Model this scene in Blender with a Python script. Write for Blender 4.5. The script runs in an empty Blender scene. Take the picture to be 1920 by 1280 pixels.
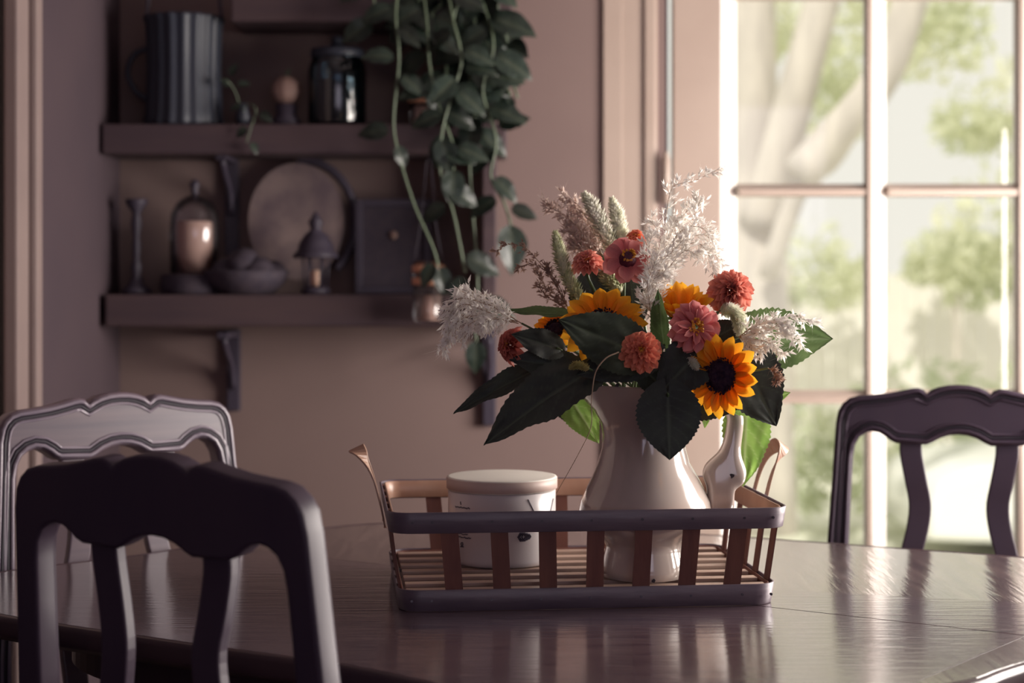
import bpy, bmesh, math, random
from mathutils import Vector, Matrix, Euler, noise
random.seed(7)
R = math.radians
PI = math.pi
SC = bpy.context.scene
COL = SC.collection
# ------------------------------------------------------------------ camera
HOR, FPX, CZ = 522.0, 3190.0, 1.25          # horizon row, focal length in px (1920 wide), eye height
cam_d = bpy.data.cameras.new('camera'); cam = bpy.data.objects.new('camera', cam_d); COL.objects.link(cam)
cam.location = (0, 0, CZ); cam.rotation_euler = (R(90), 0, 0)
cam_d.sensor_width = 36; cam_d.lens = FPX/1920*36; cam_d.shift_y = -(640-HOR)/1920
cam_d.clip_start = 0.05; cam_d.clip_end = 300
cam_d.dof.use_dof = True; cam_d.dof.focus_distance = 2.56; cam_d.dof.aperture_fstop = 2.9
SC.camera = cam
# ------------------------------------------------------------------ world, sun, window light, added fill, exposure
w = bpy.data.worlds.new('sky'); SC.world = w; w.use_nodes = True
bg = w.node_tree.nodes['Background']; bg.inputs[0].default_value = (0.93, 0.90, 0.81, 1); bg.inputs[1].default_value = 1.06
sd = bpy.data.lights.new('sun', 'SUN'); sd.energy = 3.2; sd.color = (1, .95, .85); sd.angle = R(1)
so = bpy.data.objects.new('sun', sd); COL.objects.link(so); so.rotation_euler = (R(38), R(-18), 0)
def area(name, loc, rot, sx, sy, e, col):
    d = bpy.data.lights.new(name, 'AREA'); d.shape = 'RECTANGLE'; d.size = sx; d.size_y = sy; d.energy = e; d.color = col
    o = bpy.data.objects.new(name, d); COL.objects.link(o); o.location = loc; o.rotation_euler = rot; return o
area('daylight_right_window', (1.97, 3.25, 1.32), (0, R(90), 0), 1.05, 1.5, 132, (1.0, .91, .84))     # in the right-hand window opening
area('purple_rear_fill', (.8, -1.55, 1.6), (R(90), 0, 0), 2.4, 1.5, 9, (.70, .56, 1.0))         # added purple fill from behind the camera, lifting the dark tones
SC.view_settings.view_transform = 'Standard'; SC.view_settings.look = 'None'
SC.view_settings.gamma = 1; SC.view_settings.use_curve_mapping = False; SC.view_settings.exposure = 0
SC.cycles.use_denoising = True
SC.cycles.max_bounces = 8; SC.cycles.transparent_max_bounces = 16; SC.cycles.caustics_reflective = False
SC.cycles.sample_clamp_indirect = 4

def W(px, py, d):            # the point seen at a pixel, d metres in front of the eye
    return Vector(((px-960)/FPX*d, d, CZ-(py-HOR)/FPX*d))
# ------------------------------------------------------------------ helpers
def mat(name, col, rough=.5, col2=None, scale=8, spec=.5, metal=0, transl=0, coat=0, bump=0, stretch=(1,1,1), detail=4, lo=.35, hi=.65, trans=0, alpha=1, attr=None, attrcol=None, obj_var=0):
    m = bpy.data.materials.new(name); m.use_nodes = True; nt = m.node_tree; N = nt.nodes; L = nt.links
    p = N['Principled BSDF']; p.inputs['Roughness'].default_value = rough; p.inputs['Metallic'].default_value = metal
    p.inputs['Specular IOR Level'].default_value = spec; p.inputs['Coat Weight'].default_value = coat
    p.inputs['Coat Roughness'].default_value = .11 if 'top' in name or 'board' in name else .06
    p.inputs['Coat IOR'].default_value = 2.0 if 'top' in name or 'board' in name else 1.5
    p.inputs['Transmission Weight'].default_value = trans
    p.inputs['Base Color'].default_value = (*col, 1)
    out = p.inputs['Base Color']; src = None
    tc = N.new('ShaderNodeTexCoord'); mp = N.new('ShaderNodeMapping'); mp.inputs['Scale'].default_value = stretch
    L.new(tc.outputs['Object'], mp.inputs[0])
    nz = N.new('ShaderNodeTexNoise'); nz.inputs['Scale'].default_value = scale; nz.inputs['Detail'].default_value = detail
    L.new(mp.outputs[0], nz.inputs['Vector'])
    if col2:
        cr = N.new('ShaderNodeValToRGB'); cr.color_ramp.elements[0].position = lo; cr.color_ramp.elements[1].position = hi
        cr.color_ramp.elements[0].color = (*col, 1); cr.color_ramp.elements[1].color = (*col2, 1)
        L.new(nz.outputs['Fac'], cr.inputs[0]); src = cr.outputs[0]
    if attr:
        at = N.new('ShaderNodeAttribute'); at.attribute_name = attr
        mx = N.new('ShaderNodeMix'); mx.data_type = 'RGBA'
        L.new(at.outputs['Fac'], mx.inputs[0])
        if src: L.new(src, mx.inputs[6])
        else: mx.inputs[6].default_value = (*col, 1)
        mx.inputs[7].default_value = (*attrcol, 1); src = mx.outputs[2]
    if obj_var:
        oi = N.new('ShaderNodeObjectInfo'); hs = N.new('ShaderNodeHueSaturation')
        mr = N.new('ShaderNodeMapRange'); mr.inputs[3].default_value = 1-obj_var; mr.inputs[4].default_value = 1+obj_var
        L.new(oi.outputs['Random'], mr.inputs[0]); L.new(mr.outputs[0], hs.inputs['Value'])
        if src: L.new(src, hs.inputs['Color'])
        else: hs.inputs['Color'].default_value = (*col, 1)
        src = hs.outputs[0]
    if src: L.new(src, out)
    if bump:
        b = N.new('ShaderNodeBump'); b.inputs['Strength'].default_value = bump; b.inputs['Distance'].default_value = .004
        L.new(nz.outputs['Fac'], b.inputs['Height']); L.new(b.outputs[0], p.inputs['Normal'])
        if 'table' in name or 'board' in name: L.new(b.outputs[0], p.inputs['Coat Normal'])
    if transl:
        t = N.new('ShaderNodeBsdfTranslucent'); ms = N.new('ShaderNodeMixShader'); ms.inputs[0].default_value = transl
        if src: L.new(src, t.inputs[0])
        else: t.inputs[0].default_value = (*col, 1)
        L.new(p.outputs[0], ms.inputs[1]); L.new(t.outputs[0], ms.inputs[2])
        L.new(ms.outputs[0], N['Material Output'].inputs[0])
    return m
def glass_mat(name, tint=(1,1,1), refl=.06, rough=.02):
    m = bpy.data.materials.new(name); m.use_nodes = True; nt = m.node_tree; N = nt.nodes; L = nt.links
    N.remove(N['Principled BSDF'])
    t = N.new('ShaderNodeBsdfTransparent'); t.inputs[0].default_value = (*tint, 1)
    g = N.new('ShaderNodeBsdfGlossy'); g.inputs['Roughness'].default_value = rough
    f = N.new('ShaderNodeLayerWeight'); f.inputs[0].default_value = .25
    mr = N.new('ShaderNodeMapRange'); mr.inputs[3].default_value = refl*.5; mr.inputs[4].default_value = .8
    ms = N.new('ShaderNodeMixShader')
    L.new(f.outputs['Fresnel'], mr.inputs[0]); L.new(mr.outputs[0], ms.inputs[0])
    L.new(t.outputs[0], ms.inputs[1]); L.new(g.outputs[0], ms.inputs[2]); L.new(ms.outputs[0], N['Material Output'].inputs[0])
    return m
def link(name, me, m=None, parent=None):
    o = bpy.data.objects.new(name, me); COL.objects.link(o)
    if m and len(me.materials) == 0: me.materials.append(m)
    if parent: o.parent = parent
    return o
def fin(name, bm, m=None, parent=None, smooth=True, recalc=True):
    if recalc: bmesh.ops.recalc_face_normals(bm, faces=bm.faces)
    me = bpy.data.meshes.new(name); bm.to_mesh(me); bm.free()
    if smooth:
        for p in me.polygons: p.use_smooth = True
    return link(name, me, m, parent)
def pyd(name, v, f, m=None, parent=None, smooth=False):
    me = bpy.data.meshes.new(name); me.from_pydata(v, [], f)
    if smooth:
        for p in me.polygons: p.use_smooth = True
    return link(name, me, m, parent)
def thing(name, label, cat, loc=(0,0,0), rz=0, group=None):
    o = bpy.data.objects.new(name, None); o.empty_display_size = .05; COL.objects.link(o); o.location = loc; o.rotation_euler = (0,0,rz)
    return tag(o, label, cat, group)
def tag(o, label, cat, group=None):
    o['label'] = label; o['category'] = cat
    if group: o['group'] = group
    return o
def struct(o): o['kind'] = 'structure'; return o
def bx(bm, c, s, rot=None):
    r = bmesh.ops.create_cube(bm, size=1)
    M = Matrix.Translation(c) @ (rot.to_matrix().to_4x4() if rot else Matrix()) @ Matrix.Diagonal((*s, 1))
    bmesh.ops.transform(bm, matrix=M, verts=r['verts']); return r['verts']
def box(name, c, s, m, parent=None, bev=.003, rot=None, seg=2):
    bm = bmesh.new(); bx(bm, c, s, rot)
    if bev: bmesh.ops.bevel(bm, geom=bm.edges[:], offset=bev, segments=seg, affect='EDGES', profile=.6)
    o = fin(name, bm, m, parent, smooth=False)
    return o
def smooth_path(pts, n):
    pts = [Vector(p) for p in pts]
    if len(pts) < 3: return [pts[0].lerp(pts[-1], i/(n-1)) for i in range(n)]
    P = [pts[0]*2-pts[1]] + pts + [pts[-1]*2-pts[-2]]
    out = []; m = len(pts)-1
    for i in range(n):
        t = i/(n-1)*m; k = min(int(t), m-1); u = t-k
        a, b, c, d = P[k], P[k+1], P[k+2], P[k+3]
        out.append(.5*((2*b)+(c-a)*u+(2*a-5*b+4*c-d)*u*u+(3*b-a-3*c+d)*u**3))
    return out
def lerpl(L, t):
    t = max(0, min(1, t))*(len(L)-1); k = min(int(t), len(L)-2) if len(L) > 1 else 0
    return L[k] if len(L) == 1 else L[k]+(L[k+1]-L[k])*(t-k)
def tube_geo(V, F, pts, rad, seg=6, cap=True):
    n = len(pts); b0 = len(V); up = Vector((.13, .21, .97))
    for i, p in enumerate(pts):
        t = (pts[min(i+1, n-1)]-pts[max(i-1, 0)])
        t = t.normalized() if t.length > 1e-9 else Vector((0,0,1))
        a = t.cross(up); a = a.normalized() if a.length > .05 else t.cross(Vector((1,0,0))).normalized()
        b = t.cross(a).normalized(); up = a.cross(t) if False else up
        r = rad(i/(n-1)) if callable(rad) else rad
        for k in range(seg):
            an = 2*PI*k/seg; V.append(p+(a*math.cos(an)+b*math.sin(an))*r)
    for i in range(n-1):
        for k in range(seg):
            F.append((b0+i*seg+k, b0+i*seg+(k+1)%seg, b0+(i+1)*seg+(k+1)%seg, b0+(i+1)*seg+k))
    if cap:
        F.append(tuple(b0+k for k in range(seg))[::-1]); F.append(tuple(b0+(n-1)*seg+k for k in range(seg)))
def tube(name, pts, rad, m, parent=None, n=16, seg=8, smooth=True):
    V, F = [], []; tube_geo(V, F, smooth_path(pts, n), rad, seg)
    return pyd(name, V, F, m, parent, smooth)
def lathe(name, prof, m, parent=None, seg=40, loc=(0,0,0), fn=None, sx=1):
    V, F = [], []; n = len(prof)
    for i, (r, z) in enumerate(prof):
        for k in range(seg):
            a = 2*PI*k/seg; q = Vector((r*math.cos(a)*sx, r*math.sin(a), z))
            if fn: q = fn(q, a, i)
            V.append(q+Vector(loc))
    for i in range(n-1):
        for k in range(seg): F.append((i*seg+k, i*seg+(k+1)%seg, (i+1)*seg+(k+1)%seg, (i+1)*seg+k))
    F.append(tuple(range(seg))[::-1]); F.append(tuple((n-1)*seg+k for k in range(seg)))
    return pyd(name, V, F, m, parent, True)
def ngon_slab(name, pts, y0, y1, m, parent=None, bev=.005, z0=0):     # outline in (x,z) extruded along y
    bm = bmesh.new(); vs = [bm.verts.new((p[0], y0, p[1]+z0)) for p in pts]; f = bm.faces.new(vs)
    r = bmesh.ops.extrude_face_region(bm, geom=[f]); nv = [g for g in r['geom'] if isinstance(g, bmesh.types.BMVert)]
    bmesh.ops.translate(bm, verts=nv, vec=(0, y1-y0, 0)); bmesh.ops.recalc_face_normals(bm, faces=bm.faces)
    if bev:
        ed = [e for e in bm.edges if len(e.link_faces) == 2 and any(len(q.verts) > 4 for q in e.link_faces)]
        bmesh.ops.bevel(bm, geom=ed, offset=bev, segments=3, affect='EDGES', profile=.6)
    bmesh.ops.triangulate(bm, faces=[f for f in bm.faces if len(f.verts) > 4])
    me = bpy.data.meshes.new(name); bm.to_mesh(me); bm.free()
    for p in me.polygons: p.use_smooth = abs(p.normal.y) < .999
    return link(name, me, m, parent)
def frame_to(z, x=None):     # rotation whose local z is z and local x as near x as can be
    z = Vector(z).normalized(); x = Vector(x or (1, 0, .01)); y = z.cross(x).normalized(); x = y.cross(z).normalized()
    return Matrix((x, y, z)).transposed().to_4x4()

# ------------------------------------------------------------------ materials
M = {}
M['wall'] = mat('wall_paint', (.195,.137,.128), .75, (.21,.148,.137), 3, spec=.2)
M['wall_shaded'] = mat('shaded_wall_paint', (.062,.044,.054), .8, (.07,.049,.058), 3, spec=.2)  # wall paint darkened to put the left wall's shade into its colour
M['ceil'] = mat('ceiling_paint', (.3,.25,.26), .9, spec=.1)
M['floor'] = mat('dark_floor_wood', (.08,.05,.055), .45, (.12,.075,.07), 5, stretch=(.4,8,1))
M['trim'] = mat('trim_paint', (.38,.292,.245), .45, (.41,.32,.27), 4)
M['trim_shaded'] = mat('shaded_trim_paint', (.19,.14,.135), .5, (.22,.165,.155), 4)  # trim colour darkened for the shade on the left wall
M['white'] = mat('white_window_paint', (.80,.76,.72), .4, (.85,.82,.78), 5)  # on the door this white stands for the lit bevels
M['glass'] = glass_mat('window_glass', (.99,.99,.985), .05)
M['table'] = mat('dark_polished_tabletop', (.060,.038,.052), .27, (.115,.075,.085), 6, spec=.7, bump=.14, stretch=(1.6,16,1), detail=7, coat=1)
M['table2'] = mat('polished_border_board', (.07,.047,.05), .26, (.15,.105,.10), 6, spec=.7, bump=.14, stretch=(16,1.6,1), detail=7, coat=1)
M['table_edge'] = mat('table_edge_wood', (.05,.03,.04), .3, (.07,.04,.045), 10, spec=.6)
M['chair'] = mat('dark_chair_wood', (.046,.031,.052), .45, (.055,.037,.056), 9, spec=.35, stretch=(1,1,.2), bump=.1)
M['chair_lit'] = mat('lit_chair_wood', (.075,.055,.080), .38, (.125,.088,.108), 7, spec=.6, stretch=(.35,1,6), bump=.1)  # same chair wood, lightened for the light falling on the left chair
M['bead'] = mat('lit_moulding_wood', (.17,.14,.18), .22, (.24,.20,.24), 9, spec=.7)  # moulding of the left chair lightened to paint its highlights
M['groove_shade'] = mat('groove_shade_paint', (.015,.01,.02), .6)  # near-black colour for shade in the chair grooves and door gap
M['seat'] = mat('woven_seat', (.16,.11,.09), .8, (.24,.17,.12), 60)
M['slat'] = mat('basket_slat_wood', (.13,.05,.04), .5, (.18,.072,.052), 12, spec=.35, stretch=(3,3,.5), bump=.3, obj_var=.12)
M['band'] = mat('basket_band_wood', (.10,.075,.10), .40, (.14,.105,.13), 10, spec=.5, stretch=(1,1,6), bump=.3)
M['floor_slat'] = mat('basket_floor_wood', (.42,.29,.23), .42, (.55,.40,.32), 14, stretch=(.5,4,1), bump=.2, obj_var=.1)
M['handle_wood'] = mat('bent_handle_wood', (.36,.2,.14), .35, (.46,.28,.2), 14, spec=.5)
M['nail'] = mat('nail_metal', (.06,.05,.06), .4, metal=.7)
M['ceramic'] = mat('glazed_ceramic', (.50,.42,.385), .14, (.58,.50,.45), 9, spec=.6, coat=.8, stretch=(1,1,.6))
M['chip'] = mat('dark_glaze_chip', (.03,.02,.03), .6)
M['jar'] = mat('white_jar_ceramic', (.62,.57,.58), .3, (.65,.6,.6), 6, coat=.15)
M['lid'] = mat('white_lid_wood', (.70,.67,.61), .45, (.76,.73,.66), 9)
M['lidside'] = mat('lid_side', (.50,.38,.34), .5, (.56,.43,.38), 12)
M['ink'] = mat('printed_ink', (.04,.03,.06), .6)
M['sun_petal'] = mat('sunflower_petal', (.85,.24,.01), .5, (.95,.34,.015), 30, spec=.2, attr='tip', attrcol=(1.0,.55,.04), transl=.35, obj_var=.08)
M['sun_disc'] = mat('sunflower_disc', (.022,.012,.03), .8, (.06,.03,.045), 160, spec=.15, bump=.8)
M['zin_a'] = mat('salmon_petal', (.46,.10,.10), .55, (.58,.16,.14), 40, spec=.2, attr='tip', attrcol=(.92,.42,.32), transl=.25, obj_var=.13)
M['zin_b'] = mat('rose_petal', (.52,.12,.14), .5, (.66,.20,.21), 30, spec=.2, attr='tip', attrcol=(.88,.38,.35), transl=.25, obj_var=.1)
M['zin_c'] = mat('coral_petal', (.52,.09,.07), .55, (.66,.15,.11), 40, spec=.2, attr='tip', attrcol=(.95,.38,.24), transl=.25, obj_var=.12)
M['zin_d'] = mat('dusky_red_petal', (.32,.05,.05), .55, (.45,.09,.07), 40, spec=.2, attr='tip', attrcol=(.70,.24,.18), transl=.2, obj_var=.15)
M['maroon'] = mat('maroon_cone', (.07,.012,.03), .6, (.14,.02,.04), 150, bump=.6)
M['floret'] = mat('yellow_floret', (.72,.30,.03), .6, (.85,.42,.05), 60)
M['leaf'] = mat('dark_leaf', (.026,.030,.028), .55, (.038,.046,.038), 25, spec=.3, transl=.1, attr='vein', attrcol=(.065,.08,.06))
M['leaf_soft'] = mat('soft_green_leaf', (.026,.038,.022), .5, (.042,.056,.034), 25, spec=.35, transl=.15, attr='vein', attrcol=(.07,.09,.055))
M['leaf_mid'] = mat('mid_green_leaf', (.075,.125,.045), .5, (.11,.17,.065), 25, spec=.4, transl=.45, attr='vein', attrcol=(.16,.22,.11))
M['leaf_lit'] = mat('lit_green_leaf', (.20,.36,.07), .5, (.28,.44,.11), 25, spec=.3, transl=.6, attr='vein', attrcol=(.45,.58,.25))  # leaf green brightened to paint the light on these leaves
M['celosia_y'] = mat('yellowish_celosia', (.42,.38,.14), .6, (.6,.52,.24), 50, spec=.2, transl=.2)
M['stem'] = mat('green_stem', (.07,.11,.04), .5, (.1,.15,.06), 20)
M['straw'] = mat('straw_stem', (.38,.26,.18), .6)
M['plume'] = mat('white_plume', (.95,.92,.87), .7, (.97,.95,.92), 30, spec=.3, transl=.5)
M['plume_pink'] = mat('pinkish_plume', (.66,.52,.46), .7, (.80,.68,.62), 30, spec=.2, transl=.45)
M['plume_brown'] = mat('brown_plume', (.34,.22,.17), .7, (.5,.35,.28), 30, spec=.2, transl=.3)
M['celosia'] = mat('pale_celosia', (.82,.83,.68), .6, (.92,.90,.82), 50, spec=.2, transl=.35)
M['celosia_g'] = mat('green_celosia', (.55,.60,.34), .6, (.80,.80,.62), 50, spec=.2, transl=.3)
M['shelf'] = mat('dark_shelf_wood', (.05,.030,.038), .6, (.07,.042,.046), 6, stretch=(.5,3,3), bump=.2)
M['iron'] = mat('black_iron', (.045,.036,.055), .5, spec=.4)
M['dark_teal'] = mat('dark_teal_enamel', (.020,.024,.040), .5, (.027,.031,.045), 4)
M['dark_obj'] = mat('dark_woven', (.035,.026,.042), .8, (.05,.036,.05), 40, bump=.5)
M['stone'] = mat('mottled_stone', (.27,.20,.19), .8, (.12,.085,.10), 9)
M['terra'] = mat('terracotta', (.30,.12,.11), .8, (.36,.16,.13), 8)
M['pale_clay'] = mat('pale_clay', (.24,.15,.13), .7, (.29,.19,.16), 20)
M['tealglass'] = glass_mat('teal_glass', (.45,.56,.62), .15, .12)
M['clearglass'] = glass_mat('cloche_glass', (.92,.92,.95), .08, .15)
M['candle'] = mat('candle_wax', (.75,.50,.38), .6, transl=.2)  # wax colour lightened so the candle cups look lit
M['copper'] = mat('copper', (.80,.40,.25), .4, metal=.3)
M['pothos'] = mat('pothos_leaf', (.010,.017,.015), .36, (.022,.034,.024), 12, spec=.45, transl=.1, attr='vein', attrcol=(.04,.05,.035), obj_var=.6)
M['vine'] = mat('vine_stem', (.09,.12,.075), .5)
M['soil'] = mat('soil', (.03,.02,.02), .9)
M['trunk'] = mat('tree_bark', (.50,.46,.42), .9, (.64,.59,.53), 3, stretch=(3,3,.6))
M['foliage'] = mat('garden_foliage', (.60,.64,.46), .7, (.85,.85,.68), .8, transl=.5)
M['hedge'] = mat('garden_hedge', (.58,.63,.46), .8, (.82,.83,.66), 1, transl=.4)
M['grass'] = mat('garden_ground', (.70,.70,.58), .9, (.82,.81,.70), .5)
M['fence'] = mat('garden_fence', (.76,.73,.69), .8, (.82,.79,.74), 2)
M['car'] = mat('white_car_paint', (.85,.85,.82), .3, coat=.5)
M['tyre'] = mat('tyre_rubber', (.12,.13,.17), .7)
M['carglass'] = mat('car_glass', (.2,.25,.27), .1)

# ------------------------------------------------------------------ room shell
WY, XL, XR, YB, ZC = 4.60, -1.06, 2.0, -1.6, 2.75
struct(box('floor', ((XL+XR)/2, (WY+YB)/2, -.05), (XR-XL+.3, WY-YB+.3, .1), M['floor'], bev=0))
struct(box('ceiling', ((XL+XR)/2, (WY+YB)/2, ZC+.05), (XR-XL+.3, WY-YB+.3, .1), M['ceil'], bev=0))
DX0, DX1, DZ = .435, 1.78, 2.148        # french door leaf opening
def wall(name, boxes, m):
    bm = bmesh.new()
    for c, s in boxes: bx(bm, c, s)
    return struct(fin(name, bm, m, smooth=False, recalc=False))
def span(a, b, c, d, e, f): return (((a+b)/2, (c+d)/2, (e+f)/2), (b-a, d-c, f-e))
wall('wall_back', [span(XL, DX0-.02, WY, WY+.14, 0, ZC), span(DX0-.02, DX1+.02, WY, WY+.14, DZ+.02, ZC), span(DX1+.02, XR+.14, WY, WY+.14, 0, ZC)], M['wall'])
wall('wall_left', [span(XL-.12, XL, 3.72, WY+.14, 0, ZC), span(XL-.12, XL, 2.80, 3.72, 2.15, ZC), span(XL-.12, XL, YB, 2.80, 0, ZC)], M['wall_shaded'])
wall('wall_right', [span(XR, XR+.12, YB, 2.37, 0, ZC), span(XR, XR+.12, 2.37, 4.47, 0, .75), span(XR, XR+.12, 2.37, 4.47, 2.0, ZC), span(XR, XR+.12, 4.47, WY, 0, ZC)], M['wall'])
wall('wall_front', [span(XL, -.4, YB-.12, YB, 0, ZC), span(-.4, XR, YB-.12, YB, 0, .8), span(-.4, XR, YB-.12, YB, 2.4, ZC)], M['wall'])
# left doorway: casing and slab
struct(box('trim_1', (XL+.012, 3.64, 1.07), (.03, .17, 2.14), M['trim_shaded'], bev=.006))
struct(box('trim_2', (XL+.03, 3.66, 1.07), (.03, .05, 2.14), M['trim_shaded'], bev=.008))
struct(box('trim_3', (XL+.012, 2.72, 1.07), (.03, .17, 2.14), M['trim_shaded'], bev=.006))
d2 = struct(box('door_2', (XL-.04, 3.20, 1.03), (.04, .85, 2.06), M['trim_shaded'], bev=.004))
# skirting
struct(box('baseboard_back', ((XL+.2)/2, WY-.01, .06), (.2-XL, .02, .12), M['trim'], bev=.004))
struct(box('baseboard_left', (XL+.01, 4.16, .06), (.02, .85, .12), M['trim'], bev=.004))
# french door casing
t = struct(box('trim_4', (.318, WY-.004, 1.1), (.150, .010, 2.2), M['trim'], bev=.003))
struct(box('trim_5', (.272, WY-.010, 1.1), (.05, .004, 2.2), M['trim'], bev=.0015))
struct(box('trim_6', (.372, WY-.013, 1.1), (.03, .010, 2.2), M['trim'], bev=.004))
struct(box('trim_7', (1.1, WY-.012, 2.2), (1.72, .028, .14), M['trim'], bev=.006))
struct(box('trim_8', (1.86, WY-.012, 1.1), (.14, .028, 2.2), M['trim'], bev=.006))
# french door
door = bpy.data.objects.new('door_1', None); COL.objects.link(door); door['kind'] = 'structure'; door.location = (0, WY+.035, 0)
SX = (1352-960)/693.5
def dbox(name, x0, x1, z0, z1, y0=-.035, y1=.02, m='trim', bev=.004): return box(name, ((x0+x1)/2, (y0+y1)/2, (z0+z1)/2), (x1-x0, y1-y0, z1-z0), M[m], door, bev)
dbox('door_stile', .435, SX, .02, DZ); dbox('door_stile', 1.60, 1.74, .02, DZ)
dbox('top_rail', SX+.001, 1.599, DZ-.14, DZ); dbox('bottom_rail', SX+.001, 1.599, .02, .30)
def prism(name, prof, axis, a0, a1, m, parent):      # prof: list (u, y) ; axis 'z' -> u is x ; axis 'x' -> u is z
    V, F = [], []; n = len(prof)
    for a in (a0, a1):
        for u, y in prof: V.append((u, y, a) if axis == 'z' else (a, y, u))
    for i in range(n): F.append((i, (i+1)%n, n+(i+1)%n, n+i))
    F.append(tuple(range(n))); F.append(tuple(range(n, 2*n))[::-1])
    bm = bmesh.new(); me = bpy.data.meshes.new(name); me.from_pydata(V, [], F); bm.from_mesh(me); bpy.data.meshes.remove(me)
    return fin(name, bm, m, parent, smooth=False)
# glazing bead against the left stile: a slope that faces the room and the right-hand window, whitened to read as lit
zs = [.30, .30+.02, 1.25-(748-522)/693.5, 1.25-(358-522)/693.5, DZ-.14]
zb = [zs[2], zs[3]]
prism('glazing_bead', [(SX, -.034), (SX+.048, .012), (SX+.048, .02), (SX, .02)], 'z', .30, DZ-.14, M['white'], door)
MX = (1626-960)/693.5
for k, mx in enumerate((MX, MX+.41)):
    prism('vertical_muntin', [(mx, .01), (mx+.006, -.03), (mx+.018, -.032), (mx+.060, .010), (mx+.060, .018), (mx, .018)], 'z', .30, DZ-.14, M['white'], door)
for mx in (MX, MX+.41): prism('muntin_shade', [(mx-.003, -.020), (mx+.002, -.038), (mx+.013, -.038), (mx+.016, -.028)], 'z', .30, DZ-.14, M['trim'], door)  # darker strip painting the shade on each muntin's left face
for z in zb+[zb[0]-.56+.02]:
    for a0, a1 in ((SX+.05, MX), (MX+.06, MX+.41), (MX+.47, 1.60)):
        prism('cross_muntin', [(z-.014, .01), (z-.012, -.03), (z+.004, -.032), (z+.022, .010), (z+.022, .018), (z-.014, .018)], 'x', a0, a1, M['trim'], door)
for i, (a0, a1) in enumerate(((SX+.04, MX+.02), (MX+.03, MX+.43), (MX+.44, 1.61))):
    ze = [.29, zb[0]-.54, zb[0], zb[1], DZ-.13]
    for j in range(4): box('glass_pane', ((a0+a1)/2, .024, (ze[j]+ze[j+1])/2), (a1-a0, .004, ze[j+1]-ze[j]-.002), M['glass'], door, 0)
hg = lathe('door_hinge', [(.001,0),(.012,.002),(.012,.12),(.009,.125),(.006,.14),(.001,.142)], M['trim'], door, 14, (.414, -.062, 1.28+.17))
for zz in (.3,): lathe('door_hinge', [(.001,0),(.012,.002),(.012,.12),(.009,.125),(.006,.14),(.001,.142)], M['trim'], door, 14, (.414, -.062, zz))
box('door_gap_shade', (.414, -.028, 1.06), (.016, .012, 2.1), M['groove_shade'], door, 0)  # solid dark strip standing in for shade in the hinge gap
# right wall window frame with its glass (outside the picture)
w1 = bpy.data.objects.new('window_1', None); COL.objects.link(w1); w1['kind'] = 'structure'; w1.location = (XR+.06, 3.42, 0)
for nm, c, s in (('sash_rail', (0,0,.78), (.05,2.1,.06)), ('sash_rail', (0,0,1.97), (.05,2.1,.06)), ('sash_stile', (0,-1.02,1.375), (.05,.06,1.13)), ('sash_stile', (0,1.02,1.375), (.05,.06,1.13)), ('mullion', (0,0,1.375), (.05,.05,1.13)), ('glass_pane', (.01,0,1.375), (.004,1.98,1.13))):
    box(nm, c, s, M['glass'] if 'glass' in nm else M['white'], w1, 0 if 'glass' in nm else .004)
w2 = bpy.data.objects.new('window_2', None); COL.objects.link(w2); w2['kind'] = 'structure'; w2.location = (.8, YB-.06, 0)
for nm, c, s in (('sash_rail', (0,0,.83), (2.38,.05,.06)), ('sash_rail', (0,0,2.37), (2.38,.05,.06)), ('sash_stile', (-1.16,0,1.6), (.06,.05,1.5)), ('sash_stile', (1.16,0,1.6), (.06,.05,1.5)), ('glass_pane', (0,-.01,1.6), (2.26,.004,1.48))):
    box(nm, c, s, M['glass'] if 'glass' in nm else M['white'], w2, 0 if 'glass' in nm else .004)

# ------------------------------------------------------------------ garden
GZ = -.9
bm = bmesh.new(); bx(bm, (6, 28, GZ-.1), (90, 46, .2)); g = fin('garden_ground', bm, M['grass'], smooth=False); struct(g)
def leaf_cloud(name, blobs, n, size, m, parent, seed=1):
    rnd = random.Random(seed); V, F = [], []
    for _ in range(n):
        c, r = rnd.choice(blobs)
        while True:
            q = Vector((rnd.uniform(-1,1), rnd.uniform(-1,1), rnd.uniform(-1,1)))
            if .2 < q.length < 1: break
        p = Vector(c)+Vector((q.x*r[0], q.y*r[1], q.z*r[2]))
        a = Vector((rnd.gauss(0,1), rnd.gauss(0,1), rnd.gauss(0,1))).normalized(); b = a.cross(Vector((rnd.gauss(0,1), rnd.gauss(0,1), rnd.gauss(0,1)))).normalized()
        s = size*rnd.uniform(.6, 1.3); k = len(V)
        V += [p-a*s, p-b*s*.45, p+a*s, p+b*s*.45]; F.append((k, k+1, k+2, k+3))
    o = pyd(name, V, F, m, parent); o['kind'] = 'stuff'; return o
T = thing('garden_tree', 'pale leaning garden tree trunk with crossing limbs behind the left panes', 'tree', (2.0, 11.5, GZ))
Ti = Matrix.Translation((-2.0, -11.5, -GZ))
def g(px, py, d): return Ti @ W(px, py, d)
tube('trunk', [g(1440,1000,11.5), g(1425,560,11.5), g(1410,200,11.6), g(1400,-200,11.7)], lambda t: .20-.03*t, M['trunk'], T, 14, 12)
tube('limb', [g(1425,420,11.4), g(1455,320,11.3), g(1500,150,11.2), g(1575,-120,11.2)], lambda t: .16-.05*t, M['trunk'], T, 12, 10)
tube('limb', [g(1500,330,10.9), g(1560,260,10.9), g(1640,165,10.8), g(1690,60,10.8), g(1730,-120,10.8)], lambda t: .13-.02*t, M['trunk'], T, 12, 10)
tube('limb', [g(1440,520,11.2), g(1500,350,11.0), g(1560,300,11), g(1620,200,11)], lambda t: .07-.01*t, M['trunk'], T, 12, 10)
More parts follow.
